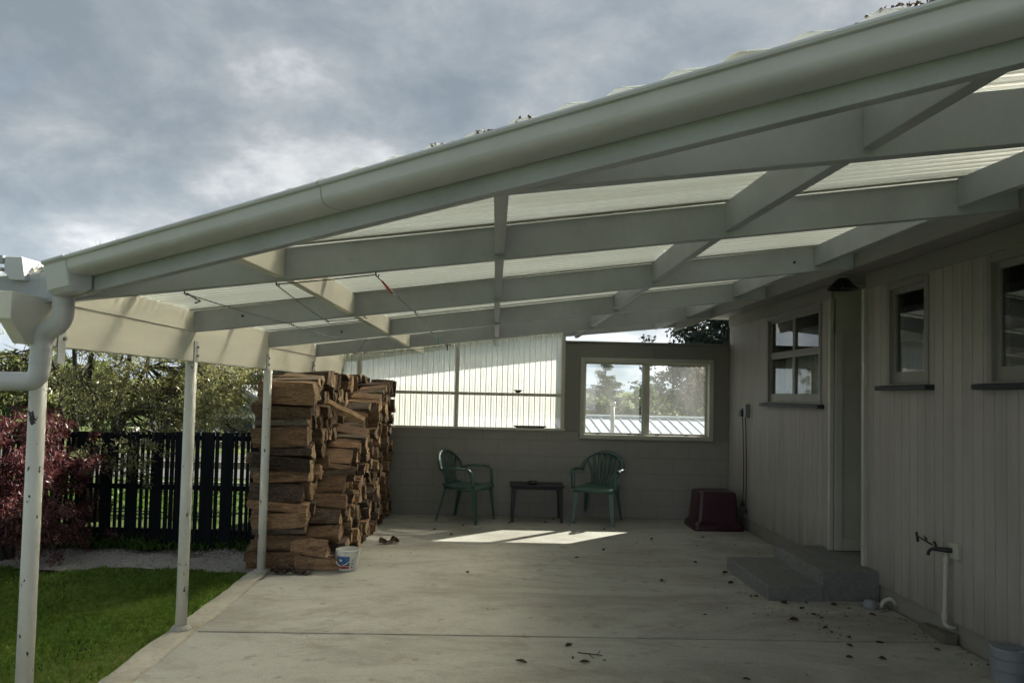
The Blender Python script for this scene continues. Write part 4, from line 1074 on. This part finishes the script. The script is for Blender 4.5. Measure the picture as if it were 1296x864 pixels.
for i in range(420):
    q = lr.random()
    if q < .35: x, y = lr.gauss(2.35, .28), lr.gauss(5.25, .28)
    elif q < .6: x, y = 2.94 - abs(lr.gauss(0, .10)), lr.uniform(3.9, 5.55)
    elif q < .75: x, y = lr.uniform(-1.0, 2.9), 9.2 - abs(lr.gauss(0, .12))
    elif q < .85: x, y = -1.22 + abs(lr.gauss(0, .12)), lr.uniform(6.3, 9.1)
    else: x, y = lr.uniform(-1.2, 2.8), lr.uniform(4.0, 9.0)
    if x > 2.93 or (2.08 < x and 5.58 < y < 6.62): continue
    r = lr.uniform(.003, .011); a = lr.uniform(0, 6.28); k = [(x + r * lr.uniform(.5, 1.4) * math.cos(a + j * 1.57), y + r * lr.uniform(.4, 1.2) * math.sin(a + j * 1.57), .001 + lr.uniform(0, .006)) for j in range(4)]
    lb.add(k, [(0, 1, 2, 3)])
tag(lb.build('leaf_litter', M['dry_leaf']), 'fine dark leaf crumbs scattered over the concrete and along the walls', 'litter', kind='stuff')
b = MB(); tw = [(.52, 4.40, .006), (.58, 4.37, .01), (.66, 4.36, .006)]; b.tube(tw, [.003, .0035, .002], 6); b.tube([(.58, 4.37, .01), (.60, 4.31, .006)], .002, 5); b.tube([(.63, 4.364, .008), (.65, 4.41, .012)], .002, 5)
tag(b.build('twig', M['bark_tree']), 'forked dark twig lying on the open slab', 'twig')

# ------------------------------------------------------------------ fence
fn = empty('paling_fence', (-3.2, 7.25, 0), 'black stained paling fence of alternating wide and narrow boards', 'fence')
def fx(px): return None
FA = Vector((-3.773, 7.22, 0)); FB = Vector((-2.447, 7.18, 0)); fd = (FB - FA) / 185.0
def fpos(px): return FA + fd * (px - 115)
wide = [(116, 131), (150, 165.5), (183, 198.6), (215, 230), (249.5, 267), (277, 293)]
thin = [(101, 104), (108, 111), (134, 137.5), (141, 145), (168, 172), (175.7, 179.5), (201, 206), (207.8, 212.8), (236, 239), (241, 246), (268, 272.5), (294, 298), (302, 307), (310, 314)]
for k_ in range(1, 8):
    wide += [(116 - 33.5 * k_, 131 - 33.5 * k_)]; thin += [(134 - 33.5 * k_ - 33.5, 137.5 - 33.5 * k_ - 33.5), (141 - 33.5 * k_ - 33.5, 145 - 33.5 * k_ - 33.5)]
for k_ in range(0, 1): wide += [(316 + 33.5 * k_, 332 + 33.5 * k_)]; thin += [(336 + 33.5 * k_, 340 + 33.5 * k_), (343 + 33.5 * k_, 347 + 33.5 * k_)]
for a, c in wide + thin:
    p = fpos(a); q = fpos(c); zt = 1.06 + .025 * ((a + c) / 2 - 115) / 185 + rnd.uniform(-.006, .006); yo = 0 if c - a > 8 else .012
    b = MB(); b.hexa([(p.x, p.y + yo, -.05), (q.x, q.y + yo, -.05), (q.x, q.y + .018 + yo, -.05), (p.x, p.y + .018 + yo, -.05), (p.x, p.y + yo, zt), (q.x, q.y + yo, zt), (q.x, q.y + .018 + yo, zt), (p.x, p.y + .018 + yo, zt)])
    b.build('paling', M['fence'], fn)
for z in (.10, .52, 1.0):
    p = fpos(-140); q = fpos(347); b = MB(); b.hexa([(p.x, p.y + .032, z), (q.x, q.y + .032, z), (q.x, q.y + .07, z), (p.x, p.y + .07, z), (p.x, p.y + .032, z + .045), (q.x, q.y + .032, z + .045), (q.x, q.y + .07, z + .045), (p.x, p.y + .07, z + .045)]); b.build('rail', M['fence'], fn)
# white rails beyond
wf_ = empty('rail_fence', (-3.2, 9.6, 0), 'white post and rail fence glimpsed through the gaps of the black fence', 'fence')
for x in (-4.6, -3.65, -2.7): MB().box(x - .04, x + .04, 9.56, 9.64, -.1, .98).build('rail_post', M['white_wall'], wf_)
for z in (.22, .48, .74): MB().box(-4.7, -2.6, 9.53, 9.558, z, z + .09).build('rail', M['white_wall'], wf_)

# ------------------------------------------------------------------ trees
def limb(b, a, c, r0, r1, rng, wob=.12, n=7, k=6):
    a = Vector(a); c = Vector(c); L_ = (c - a).length; off = Vector((rng.uniform(-1, 1), rng.uniform(-1, 1), rng.uniform(-.2, .8))) * wob * L_
    P = [];
    for i in range(n + 1):
        t = i / n; P.append(a.lerp(c, t) + off * (4 * t * (1 - t) * (.6 + .4 * t)) + Vector((rng.uniform(-1, 1), rng.uniform(-1, 1), rng.uniform(-1, 1))) * .014 * L_)
    P[0] = a; b.tube([tuple(p) for p in P], [r0 + (r1 - r0) * i / n for i in range(n + 1)], k); return P
def clump_tree(name, label, base, stems, clumps, leaf, mat, per, csize, droop, seed, cat='tree', group=None, twigs=3, r_limb=.03, flat=.75):
    rng = random.Random(seed); rs = np.random.RandomState(seed)
    root = empty(name, base, label, cat, group); b = MB(); stem_pts = []
    for top, r in stems:
        P = limb(b, (base[0] + rng.uniform(-.1, .1) * r * 10, base[1] + rng.uniform(-.1, .1) * r * 10, base[2] - .1), top, r, r * .45, rng, .08, 9, 8); stem_pts += [(p, r * (1 - .5 * i / 9)) for i, p in enumerate(P)][3:]
    L = []; drs = []
    for c, sc, dens in clumps:
        c = Vector(c); s_, r = min(stem_pts, key=lambda q: (q[0] - c).length + (.4 if q[0].z > c.z + .3 else 0))
        P = limb(b, s_, c, min(r * .6, r_limb), .005, rng, .14, 7, 5)
        for k_ in range(twigs):
            e = c + Vector((rng.gauss(0, 1), rng.gauss(0, 1), rng.gauss(-.2 * droop, .8))) * csize * sc * .8
            limb(b, P[rng.randrange(3, 8)], e, .006, .002, rng, .12, 5, 4)
        n = int(per * dens * sc ** 1.6)
        q = rs.normal(size=(n, 3)); q /= np.linalg.norm(q, axis=1)[:, None]; q *= (rs.rand(n) ** .45)[:, None] * csize * sc
        # sub-clusters give gaps
        kk = rs.normal(size=(9, 3)) * csize * sc * .62; q = kk[rs.randint(0, 9, n)] + q * .42
        q[:, 2] *= flat; L.append(q + np.array(c)); d = q.copy(); d[:, 2] -= droop * csize; drs.append(d / (np.linalg.norm(d, axis=1)[:, None] + 1e-6))
    b.build('trunk', M['bark_tree'], root, smooth=True)
    L = np.concatenate(L); drs = np.concatenate(drs)
    leaves('crown', mat, L, leaf[0], leaf[1], root, dirs=drs, jitter=.7, seed=seed); return root
tr = random.Random(12)
# weeping narrow-leaved tree behind the fence
base = (-4.55, 8.55, -.05)
stems = [((-4.9, 8.6, 2.3), .045), ((-4.55, 8.3, 2.6), .04), ((-4.1, 8.5, 2.4), .045), ((-5.3, 8.7, 2.2), .035), ((-3.7, 8.3, 2.2), .04), ((-4.3, 9.0, 2.6), .035)]
cls = []
for i in range(56):
    x = tr.uniform(-4.35, -2.75); z = tr.uniform(.85, 2.4); y = tr.uniform(7.45, 8.9)
    lim = .75 + .25 * abs(x + 3.4) if x < -3.1 else .95
    z = max(z, lim + tr.uniform(0, .25)); cls.append(((x, y, z), tr.uniform(.7, 1.15), 1.0))
for i in range(14): cls.append(((tr.uniform(-4.1, -3.1), tr.uniform(6.95, 7.15), tr.uniform(.62, .95)), .55, .75))
for i in range(34): cls.append(((tr.uniform(-6.3, -4.0), tr.uniform(8.0, 9.6), tr.uniform(1.1, 2.8)), .9, .16))
for i in range(18): cls.append(((tr.uniform(-3.5, -2.8), tr.uniform(7.8, 8.8), tr.uniform(1.2, 1.9)), .9, 1.25))
clump_tree('weeping_tree', 'many stemmed weeping tree with narrow yellow green leaves over the fence', base, stems, cls, (.055, .013), M['olive'], 330, .26, 1.0, 31, twigs=5, r_limb=.022)
# red maple
cls = []
for i in range(75):
    a = tr.uniform(0, 6.28); e = tr.uniform(.05, 1.0); rx = .72; p = (math.cos(a) * math.sqrt(1 - e * e * .75) * rx, math.sin(a) * math.sqrt(1 - e * e * .75) * .75, .12 + e * 1.0)
    cls.append(((-4.42 + p[0], 6.62 + p[1], p[2]), tr.uniform(.7, 1.1), 1.0))
mp_ = clump_tree('red_maple', 'low domed maple with dark red feathery leaves beside the drive', (-4.25, 6.7, -.05), [((-4.3, 6.65, .95), .035), ((-4.0, 6.5, .8), .028), ((-4.6, 6.8, .85), .03)], cls, (.046, .012), M['maple'], 520, .22, 1.3, 77, twigs=2, r_limb=.012)
b = MB(); b.tube([(-4.16, 5.82, .80), (-4.11, 5.8, .83), (-4.06, 5.78, .89), (-4.035, 5.78, .98)], [.006, .007, .006, .003], 6); b.build('bare_twig', M['pale_twig'], mp_, smooth=True)
leaves('red_leaves', M['red_leaf'], nrs.normal(size=(160, 3)) * np.array([.035, .04, .06]) + np.array([-4.13, 5.85, 1.0]), .04, .014, mp_, seed=8)
# distant trees seen over the back wall and through the window
def far_tree(name, label, x, y, z0, h, w, mat, seed, ncl, per, leaf, group=None, trunk=.18, shape=1.0, low=.15):
    rng = random.Random(seed); cls = []
    for i in range(ncl):
        t = rng.random(); zz = z0 + h * (low + (1 - low) * t); rr_ = w * (math.sin(math.pi * min(1, .12 + .8 * t ** shape))) * rng.uniform(.45, 1.0); a = rng.uniform(0, 6.28)
        cls.append(((x + rr_ * math.cos(a), y + rr_ * math.sin(a), zz), rng.uniform(.7, 1.3), 1.0))
    stems = [((x + rng.uniform(-.2, .2) * w, y, z0 + h * .8), trunk), ((x + rng.uniform(-.5, .5) * w, y + .2, z0 + h * .6), trunk * .7)]
    return clump_tree(name, label, (x, y, z0), stems, cls, leaf, mat, per, w * .26, .4, seed, group=group, twigs=2, r_limb=trunk * .5)
GZ = -1.95
def conifer(name, label, x, y, z0, h, w, seed):
    rng = random.Random(seed); root = empty(name, (x, y, z0), label, 'tree'); b = MB(); b.tube([(x, y, z0), (x + .05, y, z0 + h * .5), (x, y, z0 + h)], [.16, .1, .015], 8)
    P = []; Dd = []
    for i in range(110):
        t = rng.random() ** .85; zz = z0 + h * (.10 + .89 * t); L_ = w * (1 - t) ** .8 * rng.uniform(.55, 1.1) + .12; a = rng.uniform(0, 6.28)
        e = Vector((x + L_ * math.cos(a), y + L_ * math.sin(a), zz + L_ * .12 + .05)); Q = limb(b, (x, y, zz), e, .03, .006, rng, .1, 5, 4)
        for k_ in range(int(60 + 120 * L_)):
            u = rng.random() ** .7; p = Vector((x, y, zz)).lerp(e, u) + Vector((rng.gauss(0, .07), rng.gauss(0, .07), -abs(rng.gauss(0, .09)))); P.append(tuple(p)); Dd.append((math.cos(a), math.sin(a), -.3))
    b.build('trunk', M['bark_tree'], root); leaves('crown', M['conifer'], P, .13, .03, root, dirs=Dd, jitter=.6, seed=seed)
conifer('conifer_tree', 'pointed conifer with layered branches seen through the left window pane', 4.75, 32, GZ, 4.95, 1.9, 5)
for i, (x, y, h, w, m_, lab, nm) in enumerate((
    (3.9, 30, 3.3, 1.3, 'bush', 'rounded yellow green bush behind the pale roof at the window edge', 'bushy_tree'),
    (6.3, 31, 3.9, 1.5, 'bush', 'olive green bushy tree right of the pointed conifer', 'bushy_tree'),
    (7.7, 33, 3.5, 1.6, 'conifer', 'dull green tree behind the middle of the sliding window', 'bushy_tree'),
    (8.8, 29, 2.9, 1.5, 'bush', 'low olive bush below the russet tree', 'bushy_tree'), (6.9, 28.5, 2.7, 1.4, 'bush', 'low yellow green bush between the two window panes', 'bushy_tree'),
    (10.6, 36, 3.7, 2.3, 'conifer', 'dark green shrubby tree low in the right window pane', 'bushy_tree'),
    (5.0, 34, 3.1, 1.6, 'bush', 'low olive bush at the foot of the pointed conifer', 'bushy_tree'))):
    far_tree(nm, lab, x, y, GZ, h, w, M[m_], 40 + i, 34, 150, (.16, .09), 'bushes beyond the pale roof')
far_tree('evergreen_tree', 'large dark evergreen rising above the wall next to the house', 11.6, 38, GZ, 8.2, 3.3, M['dark_tree'], 61, 80, 330, (.20, .10), shape=.8, low=.30)
far_tree('russet_tree', 'tall russet autumn tree in the right window pane', 9.6, 31.5, GZ, 5.0, 1.8, M['russet'], 62, 60, 260, (.12, .05), low=.2)
for i, (x, y, h, w) in enumerate(((-17, 30, 2.3, 2.2), (-13.2, 33, 2.0, 1.9), (-22, 36, 2.8, 2.6), (-8.6, 30, 4.6, 1.7), (0.5, 44, 4.0, 3), (17, 44, 7, 3.5), (-27, 30, 2.6, 2.4))):
    far_tree('boundary_tree', ['broad green tree beyond the road at the far left', 'green tree beyond the road behind the white house', 'rounded green tree standing farthest back on the left', 'dark tree rising behind the woodpile', 'green tree standing beyond the block wall', 'green tree beyond the house roof', 'green tree at the outer left beyond the road'][i], x, y, -.1 if x < 0 else GZ, h, w, M['dark_tree' if i == 3 else 'bush'], 80 + i, 40, 200, (.22, .12), 'trees beyond the road')
# neighbouring house beyond the fence
nh = empty('neighbour_house', (-12, 24, 0), 'pale neighbouring house with a grey gable roof beyond the fence', 'house')
MB().box(-10.2, -6.6, 22.05, 28, -.2, .78).build('wall', M['white_wall'], nh)
b = MB(); b.extr([(-10.5, 22, .74), (-6.3, 22, .74), (-6.3, 22, .84), (-7.6, 22, 1.62), (-9.2, 22, 1.62), (-10.5, 22, .84)], (0, 6.2, 0)); b.build('roof', M['grey_roof'], nh)
for x in (-9.3, -7.6):
    f = MB().box(x - .55, x + .55, 22.02, 22.06, .1, .66).build('window', M['trim'], nh); MB().box(x - .48, x + .48, 22.008, 22.018, .15, .61).build('pane', M['sill'], f)
# pale shed roof below the wall
sh = empty('shed', (3.2, 15, GZ), 'low shed with a pale ribbed steel roof behind the block wall', 'shed')
b = MB(); x0_, x1_ = -1.5, 9.5; ya_, yb_ = 13.2, 16.0; za_, zb_ = .10, 1.06; vs = []; xs2 = []
x = x0_
while x < x1_:
    for fx_, dz_ in ((0, 0), (.175, 0), (.185, .022), (.20, .022), (.21, 0)): xs2.append((x + fx_, dz_))
    x += .21
for x, dz_ in xs2: vs += [(x + .45, ya_, za_ + dz_), (x, yb_, zb_ + dz_)]
b.add(vs, [(2 * i, 2 * i + 1, 2 * i + 3, 2 * i + 2) for i in range(len(xs2) - 1)]); rf_ = b.build('roof', M['light_roof'], sh)
MB().box(x0_, x1_, 15.94, 16.14, 1.065, 1.105).build('ridge_cap', M['light_roof'], rf_)
b = MB(); b.box(-1.1, 9.1, 13.5, 16.05, GZ - .1, .12); b.build('wall', M['white_wall'], sh)
b = MB(); b.tube([(2.33, 14.6, .4), (2.33, 14.6, 1.33)], .042, 12); b.tube([(2.33, 14.6, 1.33), (2.33, 14.6, 1.40)], .06, 12); b.build('flue', M['galv'], sh, smooth=True)

# ------------------------------------------------------------------ light, sky, camera
w = bpy.data.worlds.new('World'); S.world = w; w.use_nodes = True; nt = w.node_tree; nt.nodes.clear()
def N_(t, **k):
    x = nt.nodes.new(t)
    for a, v in k.items(): setattr(x, a, v)
    return x
SUN = Vector((1.08, 1.0, 1.10)).normalized()
el = math.asin(SUN.z); az = math.atan2(SUN.x, SUN.y)
sky = N_('ShaderNodeTexSky', sky_type='NISHITA'); sky.sun_disc = False; sky.sun_elevation = el; sky.sun_rotation = az
tc = N_('ShaderNodeTexCoord'); sep = N_('ShaderNodeSeparateXYZ'); nt.links.new(tc.outputs['Generated'], sep.inputs[0])
def math_(op, a, b=None):
    x = N_('ShaderNodeMath', operation=op)
    for i, v in enumerate((a, b)):
        if v is None: continue
        if isinstance(v, (int, float)): x.inputs[i].default_value = v
        else: nt.links.new(v, x.inputs[i])
    return x.outputs[0]
zc_ = math_('ADD', math_('MAXIMUM', sep.outputs[2], 0), .42)
cb = N_('ShaderNodeCombineXYZ'); nt.links.new(math_('DIVIDE', sep.outputs[0], zc_), cb.inputs[0]); nt.links.new(math_('DIVIDE', sep.outputs[1], zc_), cb.inputs[1])
def wn(scale, detail, rough, off, dist=0.):
    mp = N_('ShaderNodeMapping'); mp.inputs['Location'].default_value = off; nt.links.new(cb.outputs[0], mp.inputs[0])
    x = N_('ShaderNodeTexNoise'); x.inputs['Scale'].default_value = scale; x.inputs['Detail'].default_value = detail; x.inputs['Roughness'].default_value = rough; x.inputs['Distortion'].default_value = dist
    nt.links.new(mp.outputs[0], x.inputs['Vector']); return x.outputs['Fac']
def wr_(fac, stops):
    x = N_('ShaderNodeValToRGB'); e = x.color_ramp.elements
    while len(e) < len(stops): e.new(.5)
    for i, (p, c) in enumerate(stops): e[i].position = p; e[i].color = (*c, 1)
    nt.links.new(fac, x.inputs[0]); return x.outputs[0]
def wm(fac, a, b, mode='MIX'):
    x = N_('ShaderNodeMix', data_type='RGBA', blend_type=mode)
    for sck, v in ((x.inputs[0], fac), (x.inputs[6], a), (x.inputs[7], b)):
        if isinstance(v, (int, float)): sck.default_value = v
        elif isinstance(v, tuple): sck.default_value = (*v, 1)
        else: nt.links.new(v, sck)
    return x.outputs[2]
CK = .55
n1 = wn(1.9, 9, .54, (3.3, 1.4, 0), .15); n2 = wn(5.2, 9, .6, (5.1, 2.2, 0), .2)
nn = wm(.5, n1, n2)
cloud = wr_(nn, [(.41, (1.42, 1.68, 1.90)), (.49, (1.80, 2.05, 2.25)), (.56, (2.35, 2.55, 2.68)), (.66, (3.9, 4.0, 4.05))])
# unseen sky behind the viewer brightened as added fill; paler band at the horizon
back = math_('MULTIPLY', math_('MAXIMUM', math_('ADD', math_('MULTIPLY', sep.outputs[1], -1.0), .05), 0), 1.0)
lowb = math_('POWER', math_('SUBTRACT', 1.0, math_('MINIMUM', math_('MAXIMUM', math_('MULTIPLY', sep.outputs[2], 3.2), 0), 1.0)), 1.6)
gain = math_('MULTIPLY', CK, math_('ADD', math_('ADD', 1.0, math_('MULTIPLY', back, .2)), math_('MULTIPLY', lowb, 1.3)))
vm = N_('ShaderNodeVectorMath', operation='SCALE'); nt.links.new(cloud, vm.inputs[0]); nt.links.new(gain, vm.inputs['Scale'])
cov = wr_(n1, [(.30, (.90, .90, .90)), (.42, (.98, .98, .98))])
fin = wm(cov, sky.outputs[0], vm.outputs[0])
bg = N_('ShaderNodeBackground'); bg.inputs['Strength'].default_value = .10; nt.links.new(fin, bg.inputs[0])
out = N_('ShaderNodeOutputWorld'); nt.links.new(bg.outputs[0], out.inputs[0])
sd = bpy.data.lights.new('Sun', 'SUN'); sd.energy = 5.0; sd.angle = R(.55); sd.color = (1, .94, .83)
so = bpy.data.objects.new('Sun', sd); COL.objects.link(so); so.rotation_euler = SUN.to_track_quat('Z', 'Y').to_euler(); so.location = (6, 6, 12)

cam = bpy.data.cameras.new('Camera'); co = bpy.data.objects.new('Camera', cam); COL.objects.link(co); S.camera = co
cam.sensor_width = 36; cam.lens = 26; cam.shift_y = 28 / 1296; cam.clip_end = 3000; cam.clip_start = .05
YAW, PIT, ROL = R(1.25), R(2.35), R(1.27)
f = Vector((math.sin(YAW) * math.cos(PIT), math.cos(YAW) * math.cos(PIT), math.sin(PIT))); r = Vector((math.cos(YAW), -math.sin(YAW), 0)); u = r.cross(f)
rx = r * math.cos(ROL) + u * math.sin(ROL); ux = -r * math.sin(ROL) + u * math.cos(ROL)
mt = Matrix(((rx.x, ux.x, -f.x), (rx.y, ux.y, -f.y), (rx.z, ux.z, -f.z))).to_4x4(); mt.translation = (0, 0, 1.512); co.matrix_world = mt
S.view_settings.view_transform = 'Standard'; S.view_settings.look = 'None'; S.view_settings.gamma = 1; S.view_settings.use_curve_mapping = False
S.view_settings.exposure = 1.80
S.cycles.max_bounces = 10; S.cycles.diffuse_bounces = 5; S.cycles.transparent_max_bounces = 24; S.cycles.transmission_bounces = 6
S.cycles.sample_clamp_indirect = 6
S.cycles.use_denoising = True
